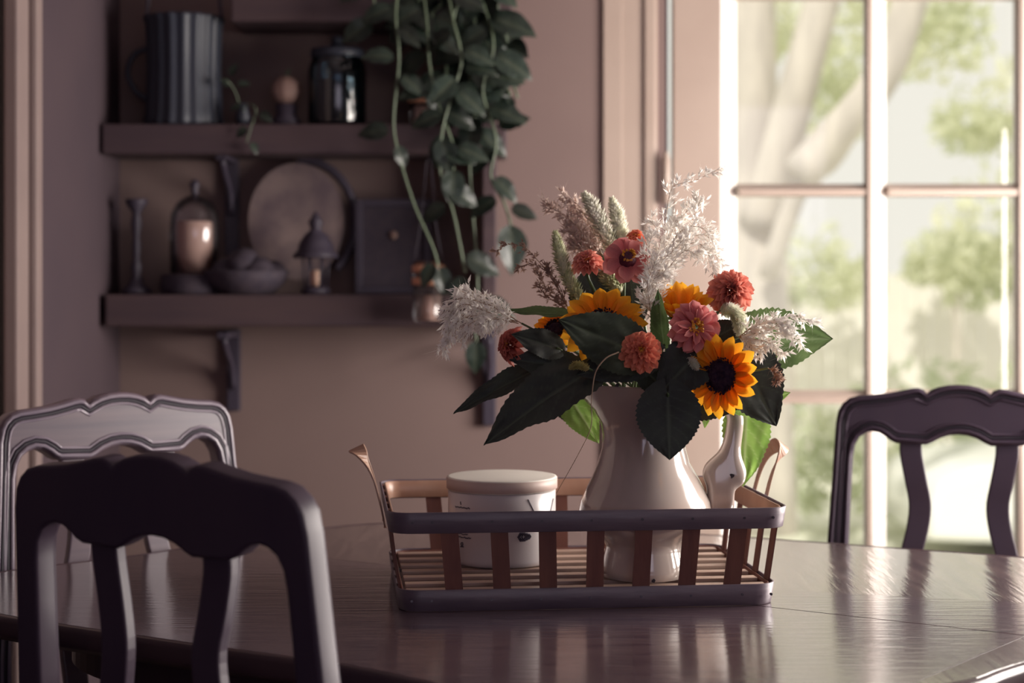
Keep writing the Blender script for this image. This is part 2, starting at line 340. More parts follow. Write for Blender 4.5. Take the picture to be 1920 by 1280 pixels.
leaf_cloud('crown', [(g(1560,20,12.4), (.5,.5,.3)), (g(1400,60,12.8), (.35,.4,.35)), (g(1760,70,12), (.4,.5,.32)), (g(1600,120,13.5), (.5,.5,.25)), (g(1730,10,12), (.5,.5,.3)), (g(1560,200,13.6), (.35,.5,.3)), (g(1500,-300,12),(2,1,1))], 2600, .06, M['foliage'], T, 3)
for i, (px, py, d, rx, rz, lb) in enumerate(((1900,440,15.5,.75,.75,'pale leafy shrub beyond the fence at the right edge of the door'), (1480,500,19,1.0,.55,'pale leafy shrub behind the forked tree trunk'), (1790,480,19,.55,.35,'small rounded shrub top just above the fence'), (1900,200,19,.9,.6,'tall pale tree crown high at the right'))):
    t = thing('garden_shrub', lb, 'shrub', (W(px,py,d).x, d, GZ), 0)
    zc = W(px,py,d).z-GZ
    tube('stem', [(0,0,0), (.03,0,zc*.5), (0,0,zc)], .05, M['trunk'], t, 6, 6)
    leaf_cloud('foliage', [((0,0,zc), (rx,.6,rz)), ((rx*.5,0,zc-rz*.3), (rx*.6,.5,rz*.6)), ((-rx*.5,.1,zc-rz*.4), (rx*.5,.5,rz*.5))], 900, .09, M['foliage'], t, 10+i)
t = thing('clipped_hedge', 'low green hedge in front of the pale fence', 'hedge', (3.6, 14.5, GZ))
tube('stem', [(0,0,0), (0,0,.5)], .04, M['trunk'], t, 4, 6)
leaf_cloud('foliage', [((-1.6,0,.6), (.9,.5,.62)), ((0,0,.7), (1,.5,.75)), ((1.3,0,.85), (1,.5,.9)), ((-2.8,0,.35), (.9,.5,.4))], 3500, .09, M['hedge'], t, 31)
fe = thing('board_fence', 'pale upright board fence across the garden', 'fence', (2, 20, GZ))
fm = None
for i in range(70):
    if fm is None: o = box('fence_board', (0,0,1.1), (.14,.02,2.2), M['fence'], fe, 0); fm = o.data
    else: o = link('fence_board', fm, None, fe)
    o.location = (-4.2+i*.15, (.01 if i%2 else 0), random.uniform(-.03,.03))
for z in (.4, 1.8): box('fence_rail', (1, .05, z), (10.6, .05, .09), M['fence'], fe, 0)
# white car
CX, CY = W(1690, 1000, 13).x, 13
car = thing('parked_car', 'white parked car seen low through the door glass behind the far chair', 'car', (CX, CY, GZ))
side = [(0,.28),(.02,.55),(.1,.70),(.35,.80),(1.0,.86),(1.5,1.25),(1.9,1.40),(2.9,1.40),(3.5,1.0),(4.1,.92),(4.2,.6),(4.2,.28),(3.75,.25),(3.7,.5),(3.45,.62),(3.2,.5),(3.15,.25),(1.25,.25),(1.2,.5),(.92,.62),(.67,.5),(.6,.25)]
ngon_slab('car_body', side, -.85, .85, M['car'], car, .06)
for xx in (.92, 3.45):
    for yy in (-.78, .78):
        wv, wf = [], []; tube_geo(wv, wf, [Vector((xx, yy-.1, .31)), Vector((xx, yy+.1, .31))], .3, 20); pyd('wheel', wv, wf, M['tyre'], car)
ngon_slab('side_window', [(1.25,.9),(1.6,1.22),(1.95,1.34),(2.8,1.34),(3.25,.98)], -.87, -.855, M['carglass'], car, 0)

# ------------------------------------------------------------------ table
TZ = .75
def tp(px, py):
    d = .5*FPX/(py-HOR); return ((px-960)/FPX*d, d)
outl = [tp(660,1250), tp(390,1212), tp(224,1188), tp(63,1164), (-.80,2.56), (-.885,2.68), (-.915,2.80), tp(0,1070), tp(217,1044), tp(326,1028), tp(480,1004), tp(607,988), tp(720,979), tp(850,976), tp(1000,981), tp(1230,995), tp(1466,1010), tp(1700,1027), tp(1920,1043), (1.12,2.92), (1.20,2.76), (1.13,2.60), (.95,2.46), tp(1920,1247), tp(1817,1280), (.36,2.0), (.12,1.975), (-.06,2.07)]
def closed(pts, n):
    out = []; m = len(pts)
    for i in range(m):
        a, b, c, d = (Vector((*pts[(i+k-1)%m], 0)) for k in range(4))
        for j in range(n):
            u = j/n; out.append(.5*((2*b)+(c-a)*u+(2*a-5*b+4*c-d)*u*u+(3*b-a-3*c+d)*u**3))
    return [(p.x, p.y) for p in out]
OUT = closed(outl, 4)
cx, cy = sum(p[0] for p in OUT)/len(OUT), sum(p[1] for p in OUT)/len(OUT)
tbl = thing('dining_table', 'dark polished oval dining table carrying the slatted basket', 'table', (cx, cy, 0))
def clip(poly, a, b, c):       # keep a*x+b*y<=c
    out = []
    for i in range(len(poly)):
        p, q = poly[i], poly[(i+1)%len(poly)]; fp, fq = a*p[0]+b*p[1]-c, a*q[0]+b*q[1]-c
        if fp <= 0: out.append(p)
        if fp*fq < 0:
            t = fp/(fp-fq); out.append((p[0]+(q[0]-p[0])*t, p[1]+(q[1]-p[1])*t))
    return out
def slab(name, poly, z0, z1, m, parent, bev=.0012):
    bm = bmesh.new(); vs = [bm.verts.new((p[0], p[1], z1)) for p in poly]; f = bm.faces.new(vs)
    r = bmesh.ops.extrude_face_region(bm, geom=[f]); nv = [g_ for g_ in r['geom'] if isinstance(g_, bmesh.types.BMVert)]
    bmesh.ops.translate(bm, verts=nv, vec=(0,0,z0-z1)); bmesh.ops.recalc_face_normals(bm, faces=bm.faces)
    if bev: bmesh.ops.bevel(bm, geom=[e for e in bm.edges if all(abs(v.co.z-z1) < 1e-6 for v in e.verts)], offset=bev, segments=2, affect='EDGES')
    o = fin(name, bm, m, parent, smooth=False); return o
INN = [((p[0]-cx)*.985, (p[1]-cy)*.985) for p in OUT]
# seams: far border board, centre boards, near right wedge
ang = R(-4)
def loc_(p): return (p[0]-cx, p[1]-cy)
s1a, s1b = loc_(tp(1440,1137)), loc_(tp(1920,1190))     # seam seen right of the basket
def halfplane(a, b):
    nx, ny = -(b[1]-a[1]), (b[0]-a[0]); return nx, ny, nx*a[0]+ny*a[1]
h1 = halfplane(s1a, s1b)
s2a, s2b = loc_(tp(1700,1285)), loc_(tp(1920,1193)); h2 = halfplane(s2a, s2b)
s3a, s3b = loc_(tp(326,1045)), loc_(tp(1180,1090)); h3 = halfplane(s3a, s3b)
neg = lambda h: (-h[0], -h[1], -h[2])
far_ = clip(INN, *neg(h1)); near = clip(INN, *h1)
farA = clip(far_, *neg(h3)); farB = clip(far_, *h3)
wedge = clip(near, *neg(h2)); nearA = clip(near, *h2)
e = .0006
mid = (s1a[0]*.3+s1b[0]*.7)
slab('tabletop_board', wedge if len(wedge) > 2 else near, TZ-.03, TZ-.0004, M['table'], tbl)
slab('tabletop_board', nearA, TZ-.03, TZ, M['table2'], tbl)
slab('tabletop_board', farB, TZ-.03, TZ-.0002, M['table'], tbl)
slab('tabletop_board', farA, TZ-.03, TZ-.0006, M['table2'], tbl)
V, F = [], []
prof = [(.984,-.032),(.984,-.0015),(.990,.0005),(.998,-.002),(1.003,-.009),(1.0,-.018),(1.004,-.026),(.996,-.036)]
n = len(OUT)
for k, z in prof:
    for p in OUT: V.append(((p[0]-cx)*k, (p[1]-cy)*k, TZ+z))
for j in range(len(prof)):
    for i in range(n): F.append((j*n+i, j*n+(i+1)%n, ((j+1)%len(prof))*n+(i+1)%n, ((j+1)%len(prof))*n+i))
pyd('edge_moulding', V, F, M['table_edge'], tbl, True)
slab('apron', [(p[0]*.80, p[1]*.80) for p in INN], TZ-.115, TZ-.033, M['table_edge'], tbl, 0)
for q in ((-.55,-.02), (.05,.45), (.6,.1), (.15,-.42)):
    lathe('leg', [(.02,0),(.03,.03),(.022,.08),(.03,.3),(.042,.5),(.034,.58),(.045,.6),(.045,.69)], M['table_edge'], tbl, 16, (q[0], q[1], 0))

# ------------------------------------------------------------------ chairs
oh = [(0,0),(.02,-.001),(.04,-.005),(.055,-.011),(.063,-.018),(.069,-.011),(.079,-.0075),(.092,-.008),(.115,-.013),(.14,-.018),(.17,-.0215),(.20,-.024),(.218,-.029),(.232,-.040),(.241,-.055),(.246,-.08),(.248,-.11),(.254,-.2),(.262,-.31),(.272,-.45),(.279,-.60)]
ih = [(.236,-.60),(.229,-.45),(.219,-.31),(.214,-.2),(.211,-.145),(.207,-.122),(.198,-.106),(.185,-.0975),(.172,-.0945),(.158,-.097),(.146,-.104),(.136,-.112),(.124,-.117),(.064,-.119),(.052,-.114),(.036,-.105),(.018,-.0995),(0,-.098)]
oh = [(x*.965, z) for x, z in oh]; ih = [(x*.965, z) for x, z in ih]
outline = [(x, z) for x, z in oh] + ih + [(-x, z) for x, z in ih[::-1][1:]] + [(-x, z) for x, z in oh[::-1][:-1]]
def inset(line, d):        # offset of an open line, to its right-hand side
    out = []
    for i, p in enumerate(line):
        a, b = Vector(line[max(i-1,0)]), Vector(line[min(i+1,len(line)-1)]); t = (b-a).normalized(); out.append(Vector(p)+Vector((t.y, -t.x))*d)
    return out
def chair(name, label, loc, rz, wood, bead, group, tz=1.04):
    t = thing(name, label, 'chair', (loc[0], loc[1], 0), rz, group)
    z0 = tz
    parts = []
    bf = ngon_slab('back_frame', outline, -.018, .018, wood, t, .006, 0); parts.append(bf)
    outer = [(-x, z) for x, z in oh[::-1]] + oh[1:]
    inner = [(-x, z) for x, z in ih] + ih[::-1][1:]
    for dist, rr, mm, yy in ((.0075,.0042,bead,-.0185), (.0215,.0028,bead,-.0180), (.0150,.0042,M['groove_shade'],-.0165)):  # last entry is a raised dark line painting groove shade
        for ln, sgn, nm in ((outer, 1, 'moulding'), (inner, -1, 'moulding')):
            pts = [Vector((q.x, yy, q.y)) for q in inset(ln, dist*sgn)]
            V, F = [], []; tube_geo(V, F, pts, rr, 6)
            o = pyd(nm, V, F, mm, bf, True)
    for s in (-1, 1):
        cl = smooth_path([(s*.092,0,-.112),(s*.091,.0,-.14),(s*.082,.004,-.19),(s*.074,.01,-.235),(s*.078,.012,-.28),(s*.092,.01,-.34),(s*.104,.004,-.42),(s*.098,0,-.52),(s*.09,0,-.60)], 26)
        V, F = [], []
        for i, p in enumerate(cl):
            hw = .0225
            for dx, dy in ((-hw,-.009),(hw,-.009),(hw,.009),(-hw,.009)): V.append(p+Vector((dx*.965, dy, 0)))
        for i in range(len(cl)-1):
            for k in range(4): F.append((i*4+k, i*4+(k+1)%4, i*4+4+(k+1)%4, i*4+4+k))
        F += [(0,1,2,3), tuple(len(V)-4+k for k in range(4))[::-1]]
        sp = pyd('splat', V, F, wood, t); bv = sp.modifiers.new('b', 'BEVEL'); bv.width = .003; bv.segments = 2; parts.append(sp)
    low = box('lower_rail', (0,0,-.575), (.46,.03,.06), wood, t, .006); parts.append(low)
    tilt = Matrix.Translation((0, .0, z0)) @ Matrix.Rotation(R(-5), 4, 'X')
    for p in parts: p.matrix_local = tilt
    zs_ = z0-.6
    # seat and legs (local -y is the front)
    box('seat_frame', (0,-.25,.415), (.46,.43,.05), wood, t, .01)
    box('seat', (0,-.25,.452), (.44,.42,.03), M['seat'], t, .012, seg=3)
    for s in (-1, 1):
        tube('leg', [(s*.2,-.43,.40),(s*.215,-.44,.3),(s*.205,-.45,.12),(s*.21,-.47,0)], lambda u: .024-.008*u, wood, t, 10, 8)
        tube('leg', [(s*.235,-.045,.46),(s*.235,-.035,.3),(s*.235,-.0,.1),(s*.235,.03,0)], .019, wood, t, 8, 8)
    return t
def face(dx, dy): return math.atan2(dx, -dy)    # rotation turning local -y to direction (dx,dy)
CH = 'carved dark wooden chairs round the table'
a = R(42)
pf = W(294,849,2.049)
chair('dining_chair', 'nearest chair, almost black, seen from behind at lower left', (pf.x, pf.y), PI-R(32), M['chair'], M['chair'], CH)
pl = W(208,737,3.115)
chair('dining_chair', 'left chair with light-catching carved moulding behind the table', (pl.x, pl.y+.03), R(40), M['chair_lit'], M['bead'], CH)
pr = W(1797,722,3.36)
chair('dining_chair', 'right chair with dark silhouetted back against the glass door', (pr.x, pr.y), -R(13), M['chair'], M['chair'], CH)

# ------------------------------------------------------------------ basket
BX, BY, BR = (.1175+.1175-.0)/2, 2.77, R(6)
BXc = ((-.169+.404)/2) - .020
bk = thing('slatted_basket', 'rectangular brown wooden slat basket tray with two bent handles on the table', 'basket', (BXc, 2.775, TZ), BR)
def rrect(hx, hy, r, n=6):
    P = []
    for cxx, cyy, a0 in ((hx-r, hy-r, 0), (-hx+r, hy-r, 90), (-hx+r, -hy+r, 180), (hx-r, -hy+r, 270)):
        for i in range(n+1):
            an = R(a0+90*i/n); P.append((cxx+r*math.cos(an), cyy+r*math.sin(an)))
    return P
def bandmesh(name, hx0, hy0, z0, hx1, hy1, z1, th, m, r=.035, parent=None):
    rings = [(rrect(hx0, hy0, r), z0), (rrect(hx1, hy1, r), z1), (rrect(hx1-th, hy1-th, r-th), z1), (rrect(hx0-th, hy0-th, r-th), z0)]
    V, F = [], []; n = len(rings[0][0])
    for P, z in rings: V += [(p[0], p[1], z) for p in P]
    for j in range(4):
        for i in range(n): F.append((j*n+i, j*n+(i+1)%n, ((j+1)%4)*n+(i+1)%n, ((j+1)%4)*n+i))
    bm = bmesh.new(); me = bpy.data.meshes.new('x'); me.from_pydata(V, [], F); bm.from_mesh(me); bpy.data.meshes.remove(me)
    bmesh.ops.recalc_face_normals(bm, faces=bm.faces)
    bmesh.ops.bevel(bm, geom=[e_ for e_ in bm.edges if abs(e_.verts[0].co.z-e_.verts[1].co.z) < 1e-6], offset=.0008, segments=1, affect='EDGES')
    return fin(name, bm, m, parent)
hxB, hyB, hxT, hyT, HB = .288, .198, .308, .214, .151
def at_(z): k = z/HB; return hxB+(hxT-hxB)*k, hyB+(hyT-hyB)*k
b1 = bandmesh('upper_band', *at_(.119), .119, *at_(.151), .151, .0035, M['band'], parent=bk)
a0, a1 = at_(.121), at_(.149)
bandmesh('inner_upper_band', a0[0]-.0075, a0[1]-.0075, .121, a1[0]-.0075, a1[1]-.0075, .1495, .003, M['handle_wood'], .029, bk)
b2 = bandmesh('lower_band', *at_(0), 0, *at_(.033), .033, .0035, M['band'], parent=bk)
a0, a1 = at_(.004), at_(.031)
bandmesh('inner_lower_band', a0[0]-.0075, a0[1]-.0075, .004, a1[0]-.0075, a1[1]-.0075, .031, .003, M['slat'], .029, bk)
def side_slat(cx_, axis, sgn, wd):
    V = []
    for z in (.002, .149):
        hx, hy = at_(z)
        if axis == 'y': y = sgn*(hy-.0037); k = hx/hxT; pts = [(cx_*k-wd/2, y), (cx_*k+wd/2, y), (cx_*k+wd/2, y-sgn*.003), (cx_*k-wd/2, y-sgn*.003)]
        else: x = sgn*(hx-.0037); k = hy/hyT; pts = [(x, cx_*k-wd/2), (x, cx_*k+wd/2), (x-sgn*.003, cx_*k+wd/2), (x-sgn*.003, cx_*k-wd/2)]
        V += [(p[0], p[1], z) for p in pts]
    F = [(0,1,2,3),(4,5,6,7),(0,1,5,4),(1,2,6,5),(2,3,7,6),(3,0,4,7)]
    bm = bmesh.new(); me = bpy.data.meshes.new('x'); me.from_pydata(V, [], F); bm.from_mesh(me); bpy.data.meshes.remove(me)
    fin('slat', bm, M['slat'], bk, smooth=False)
for px in (822, 919, 1013, 1108, 1203, 1298, 1392):
    lx = (px-1098)*.607/772; side_slat(lx, 'y', -1, .0265); side_slat(lx, 'y', 1, .0265)
for k in range(5): 
    for s in (-1, 1): side_slat(-.155+.0775*k, 'x', s, .0265)
for k in range(7):
    y = -.172+k*.0573
    o = box('floor_slat', (0, y, .0265), (2*hxB-.022, .023, .006), M['floor_slat'], bk, .001)
    o.rotation_euler.z = R(random.uniform(-.25,.25))
nm_ = None
for lx in (-.27,-.24,-.15,-.075,.0,.078,.155,.235,.28):
    for z, hh in ((.136, at_(.136)), (.017, at_(.017))):
        v, f = [], []; tube_geo(v, f, [Vector((lx, -hh[1]-.0012, z)), Vector((lx, -hh[1]+.002, z))], .0022, 8)
        pyd('nail', v, f, M['nail'], bk)
def bhandle(sgn):
    P = []; 
    ctr = smooth_path([(0,-.040,.105),(.004,-.039,.15),(.016,-.036,.19),(.030,-.030,.216),(.038,-.010,.226),(.038,.010,.226),(.030,.030,.216),(.016,.036,.19),(.004,.039,.15),(0,.040,.105)], 33)
    V, F = [], []
    for i, p in enumerate(ctr):
        u = i/32; s = math.sin(PI*u); hx = at_(min(p.z,.151))[0]+.003
        base = Vector((sgn*(hx+p.x), p.y, p.z))
        tng = (ctr[min(i+1,32)]-ctr[max(i-1,0)]); tng = Vector((sgn*tng.x, tng.y, tng.z)).normalized()
        nA = Vector((sgn*1.0, 0, 0)).lerp(Vector((sgn*.8, -.1, -.5)), s).normalized()
        wide = tng.cross(nA).normalized(); wide = wide.lerp(nA, .9*s**5).normalized(); thn = wide.cross(tng).normalized()
        hw = .0090+.0045*s**4
        for a_, b_ in ((-1,-1),(1,-1),(1,1),(-1,1)): V.append(base+wide*hw*a_+thn*.0014*b_)
    for i in range(32):
        for k in range(4): F.append((i*4+k, i*4+(k+1)%4, i*4+4+(k+1)%4, i*4+4+k))
    F += [(0,1,2,3), tuple(len(V)-4+k for k in range(4))[::-1]]
    o = pyd('handle', V, F, M['handle_wood'], bk); b = o.modifiers.new('b','BEVEL'); b.width = .0008; b.segments = 2
bhandle(-1); bhandle(1)
FZ = TZ+.030
# ------------------------------------------------------------------ candle jar
jx = (941-960)/FPX*2.83
jar = thing('candle_jar', 'round white lidded candle jar standing in the basket left of the pitcher', 'jar', (jx, 2.832, FZ+.0005))
rj = .0905
lathe('jar_body', [(.001,0),(rj-.012,0),(rj-.004,.003),(rj-.001,.010),(rj-.001,.118),(rj-.004,.120),(.001,.120)], M['jar'], jar, 72)
ld = lathe('lid', [(rj-.006,.1195),(rj-.0005,.1205),(rj+.001,.122),(rj+.001,.140),(rj,.1415),(rj-.003,.142),(.001,.142)], M['lid'], jar, 72)
lb = lathe('lid_band', [(rj+.0012,.1222),(rj+.0018,.1225),(rj+.0018,.1398),(rj+.0012,.14)], M['lidside'], ld, 72)
lb.data.polygons[-1].use_smooth = False
def on_jar(a, z, off=.0004): r_ = rj-.001+off; return Vector((math.sin(a)*r_, -math.cos(a)*r_, z))
def jmark(name, lines, wd=.0006):
    V, F = [], []
    for ln in lines:
        pts = [on_jar(a_, z_) for a_, z_ in ln]
        tube_geo(V, F, pts, wd, 4)
    pyd(name, V, F, M['ink'], jar)
def a_of(px): return math.asin(max(-.98, min(.98, (px-941)/103)))
def z_of(py): return .47-(py-522)/1163
def word(x0, x1, y, h=2.2, n=16, seed=1):
    rnd = random.Random(seed); return [(a_of(x0+(x1-x0)*i/n), z_of(y+rnd.uniform(-h,h))) for i in range(n+1)]
jmark('small_lettering', [word(854,882,956,1.2,22,1), [(a_of(864),z_of(945)),(a_of(865),z_of(951))], word(852,884,1012,1.6,24,3), word(858,878,1006,1,12,4)], .0008)
jmark('crest_print', [[(a_of(867+2*math.cos(k)),z_of(1025+3*math.sin(k))) for k in (0,1,2,3,4,5,6)], [(a_of(864),z_of(1030)),(a_of(870),z_of(1030))]], .001)
jmark('branch_drawing', [[(a_of(990),z_of(938)),(a_of(1003),z_of(966)),(a_of(1012),z_of(985)),(a_of(1020),z_of(1003))], [(a_of(1038),z_of(944)),(a_of(1030),z_of(975)),(a_of(1020),z_of(1003))]], .001)
for grp in (((980,9),(980,6),(985,7),(990,5)), ((1029,6),(1026,4))):
    jmark('blossom_print', [[(a_of(cx0+r0*math.cos(k*1.05)), z_of(1008+r0*.9*math.sin(k*1.05))) for k in range(7)] for cx0, r0 in grp], .0016)

# ------------------------------------------------------------------ pitcher
PD = 2.685; PS = FPX/PD
pit = thing('ceramic_pitcher', 'off-white glazed ceramic pitcher with branch-shaped handle holding the bouquet', 'pitcher', ((1207-960)/PS, PD, FZ+.0005))
zb_ = -.030
prof = [(.001,.030),(.060,.030),(.066,.032),(.0665,.045),(.064,.060),(.061,.072),(.060,.079),(.064,.087),(.078,.099),(.092,.112),(.100,.124),(.1025,.135),(.099,.150),(.091,.168),(.081,.188),(.072,.210),(.066,.232),(.064,.252),(.065,.272),(.070,.292),(.079,.310),(.090,.324),(.097,.331),(.099,.334),
        (.0955,.334),(.088,.324),(.076,.309),(.066,.291),(.061,.272),(.060,.252),(.062,.232),(.067,.212),(.001,.205)]
prof = [(r_, z+zb_) for r_, z in prof]
def spout(q, a, i):
    h = max(0, (q.z+.030-.25)/.084); k = max(0, math.cos(a-PI))**3
    q.x += -.042*h*h*k; q.z += .006*h*h*k
    k2 = max(0, math.cos(a))**3; q.x -= .012*h*h*k2
    if .1 < q.z-zb_ < .2 and i < 24: q.x *= 1+.05*max(0, math.cos(a))
    return q
lathe('pitcher_body', prof, M['ceramic'], pit, 72, fn=spout)
def pl_(px, py, dd=0): return W(px, py, PD+dd)-pit.location
bm = bmesh.new(); me = bpy.data.meshes.new('handle')
chain = [(1290,752,.0),(1325,744,.0),(1362,750,.0),(1380,778,0),(1376,815,0),(1369,850,0),(1358,882,0),(1350,912,0),(1353,940,0),(1340,962,0),(1312,975,0)]
rad = [.012,.014,.0145,.015,.0150,.0165,.026,.022,.020,.018,.012]
extra = [(6, (1399,896,0), .0150), (6, (1316,885,0), .0125), (8, (1368,958,-.004), .010)]
vs = [pl_(*c) for c in chain]; es = [(i, i+1) for i in range(len(chain)-1)]
for k, c, r_ in extra: vs.append(pl_(*c)); es.append((k, len(vs)-1)); rad.append(r_)
me.from_pydata(vs, es, []); ho = link('handle', me, M['ceramic'], pit)
sk = ho.modifiers.new('skin', 'SKIN')
for i, r_ in enumerate(rad): me.skin_vertices[0].data[i].radius = (r_, r_)
me.skin_vertices[0].data[0].use_root = True
ss = ho.modifiers.new('sub', 'SUBSURF'); ss.levels = 2; ss.render_levels = 3
sk.use_smooth_shade = True
def blot(name, px, py, dd, r_, parent, seed=1):
    rnd = random.Random(seed); c = pl_(px, py, dd); V = []; 
    for k in range(10):
        a = 2*PI*k/10; q = r_*rnd.uniform(.5,1.2); V.append(c+Vector((math.cos(a)*q, 0, math.sin(a)*q*.8)))
    V2 = [v+Vector((0,.003,0)) for v in V]; n_ = 10
    F = [tuple(range(n_)), tuple(range(n_,2*n_))[::-1]]+[(i,(i+1)%n_,n_+(i+1)%n_,n_+i) for i in range(n_)]
    pyd(name, V+V2, F, M['chip'], parent)
blot('glaze_chip', 1373, 892, -.0205, .005, pit, 3)
blot('glaze_chip', 1226, 1088, -.0668, .004, pit, 4)
blot('glaze_chip', 1157, 722, -.093, .004, pit, 8)

# ------------------------------------------------------------------ plant builders
NECK = lambda: W(1205+random.uniform(-38,38), 770, PD+random.uniform(-.03,.03))
def stem_to(parent, p, name='stem', m=None, r_=.0026, dirv=None):
    q = NECK(); Mi = parent.matrix_basis.inverted()
    q2 = q+Vector((random.uniform(-.01,.01), random.uniform(-.01,.01), -.11))
    back = p-(dirv or Vector((0,0,1)))*.03
    mid_ = back.lerp(q, .5)+Vector((0,.005,.012))
    return tube(name, [Mi@p, Mi@back, Mi@mid_, Mi@q, Mi@q2], r_, m or M['stem'], parent, 14, 6)
def leaf_mesh(name, L, Wd, m, fold=.15, droop=.15, serr=.05, seed=0, nu=54, nv=10, lobes=.12, curl=0, wide=.33):
    rnd = random.Random(seed); V, F, att = [], [], []
    pk = (wide**.55)*((1-wide)**1.0)
    for i in range(nu+1):
        u = i/nu; w_ = Wd/2*((u**.55)*((1-u)**1.0))/pk if 0 < u < 1 else 0
        if i == 0: w_ = Wd*.04
        for j in range(-nv, nv+1):
            v = j/nv; ww = w_*(1+ (serr*((i%3)-1) if abs(j) == nv else 0))
            x = u*L - lobes*L*(abs(v)**1.6)*(1-u)**4
            y = v*ww
            vein = math.exp(-(v*ww/(.014*Wd+1e-5))**2)
            f_ = (u*6.5 - abs(v)*1.9) % 1.0
            side = math.exp(-((min(f_, 1-f_))/.06)**2)*(.55 if u > .02 else 0)
            z = fold*abs(y) - droop*L*u*u + curl*L*math.sin(u*PI)*v*.2 + .012*L*math.sin(u*17+seed)*abs(v)**2 - .006*L*max(vein, side)
            z += .02*L*noise.noise(Vector((u*4, v*3, seed*1.7)))
            V.append((x, y, z)); att.append(max(vein, side*.8))
    c = 2*nv+1
    for i in range(nu):
        for j in range(2*nv): F.append((i*c+j, (i+1)*c+j, (i+1)*c+j+1, i*c+j+1))
    me = bpy.data.meshes.new(name); me.from_pydata(V, [], F); me.materials.append(m)
    for p in me.polygons: p.use_smooth = True
    a_ = me.attributes.new('vein', 'FLOAT', 'POINT'); a_.data.foreach_set('value', att)
    return me
def big_leaf(base, tip, wd_px, nrm, m, label, seed, fold=.15, droop=.1, stem=True, wide=.33, lobes=.12, name='sunflower_leaf'):
    b, t_ = W(*base), W(*tip); L = (t_-b).length; d = (t_-b).normalized()
    n_ = Vector(nrm).normalized(); n_ = (n_-d*n_.dot(d)).normalized()
    Mx = Matrix.Translation(b) @ Matrix((d, n_.cross(d), n_)).transposed().to_4x4()
    o = bpy.data.objects.new(name, None); COL.objects.link(o); o.empty_display_size = .02; o.matrix_basis = Mx
    tag(o, label, 'leaf', 'large leaves in the bouquet')
    link('blade', leaf_mesh('blade', L*1.03, wd_px/FPX*base[2], m, fold, droop, .032, seed, wide=wide, lobes=lobes), None, o)
    if stem:
        q = NECK(); Mi = Mx.inverted()
        tube('petiole', [Mi@(b+d*L*.04), Mi@b, Mi@(b.lerp(q,.5)+Vector((0,.01,.015))), Mi@q, Mi@(q+Vector((0,0,-.05)))], .0018, M['stem'], o, 12, 5)
    return o
def petal_mesh(name, Wd, cup, point, m, tipcurl=0, base=.25, nu=8, nv=3, notch=0):
    V, F = [], []
    for i in range(nu+1):
        u = i/nu
        if point: w_ = Wd/2*(base+(1-base)*math.sin(PI*min(1, u*.62+.12))**.8)*(1-u**4.5)**.8
        else: w_ = Wd/2*(base+(1-base)*math.sin(min(u*1.5, 1)*PI/2))*(math.sqrt(max(0, 1-max(0,(u-.72)/.28)**2.2)))
        for j in range(-nv, nv+1):
            v = j/nv
            V.append((u-(notch*(1-abs(v)) if i == nu else 0), v*w_, cup*(v*w_)**2*4 + tipcurl*u*u))
    c = 2*nv+1
    for i in range(nu):
        for j in range(2*nv): F.append((i*c+j, (i+1)*c+j, (i+1)*c+j+1, i*c+j+1))
    me = bpy.data.meshes.new(name); me.from_pydata(V, [], F); me.materials.append(m)
    for p in me.polygons: p.use_smooth = True
    a_ = me.attributes.new('tip', 'FLOAT', 'POINT'); a_.data.foreach_set('value', [max(0, v_[0])**1.5*.85+.25*abs(v_[1])/max(Wd*.5,1e-4)*max(0, v_[0]) for v_ in V])
    return me
def disc_mesh(r_, h, m, n=16, inward=.3):
    V, F = [], []
    for i in range(9):
        t = i/8; rr = r_*(1-t) if i < 8 else .0003; zz = h*math.sin(min(1,t*1.6)*PI/2)-inward*h*max(0,(t-.55)/.45)
        for k in range(n):
            a = 2*PI*(k+.5*(i%2))/n; V.append((rr*math.cos(a), rr*math.sin(a), zz+random.uniform(0,.0009)))
    for i in range(8):
        for k in range(n): F.append((i*n+k, i*n+(k+1)%n, (i+1)*n+(k+1)%n, (i+1)*n+k))
    F.append(tuple(range(n))[::-1])
    me = bpy.data.meshes.new('disc'); me.from_pydata(V, [], F); me.materials.append(m)
    for p in me.polygons: p.use_smooth = True
    return me
def floret_mesh(r_, n, h, m, s=.0022, ring=True, bristle=False):
    V, F = [], []
    for k in range(n):
        a = random.uniform(0, 2*PI); rr = r_*(random.uniform(.75,1.05) if ring else math.sqrt(random.random())); p = Vector((rr*math.cos(a), rr*math.sin(a), h+random.uniform(-.001,.002)))
        up = Vector((math.cos(a)*.5, math.sin(a)*.5, 1)).normalized()*s*random.uniform(1,2); sd_ = Vector((-math.sin(a), math.cos(a), 0))*s*.45; s2 = up.cross(sd_).normalized()*s*.45
        b = len(V); V += [p-sd_, p+s2, p+sd_, p-s2, p+up-sd_*1.3, p+up+s2*1.3, p+up+sd_*1.3, p+up-s2*1.3]
        for q in range(4): F.append((b+q, b+(q+1)%4, b+4+(q+1)%4, b+4+q))
        F.append((b+4,b+5,b+6,b+7))
    me = bpy.data.meshes.new('florets'); me.from_pydata(V, [], F); me.materials.append(m); return me
def flower_root(name, label, cat, pos, facing, group, spin=0):
    o = bpy.data.objects.new(name, None); COL.objects.link(o); o.empty_display_size = .02
    o.matrix_basis = Matrix.Translation(pos) @ frame_to(facing) @ Matrix.Rotation(spin, 4, 'Z'); return tag(o, label, cat, group)
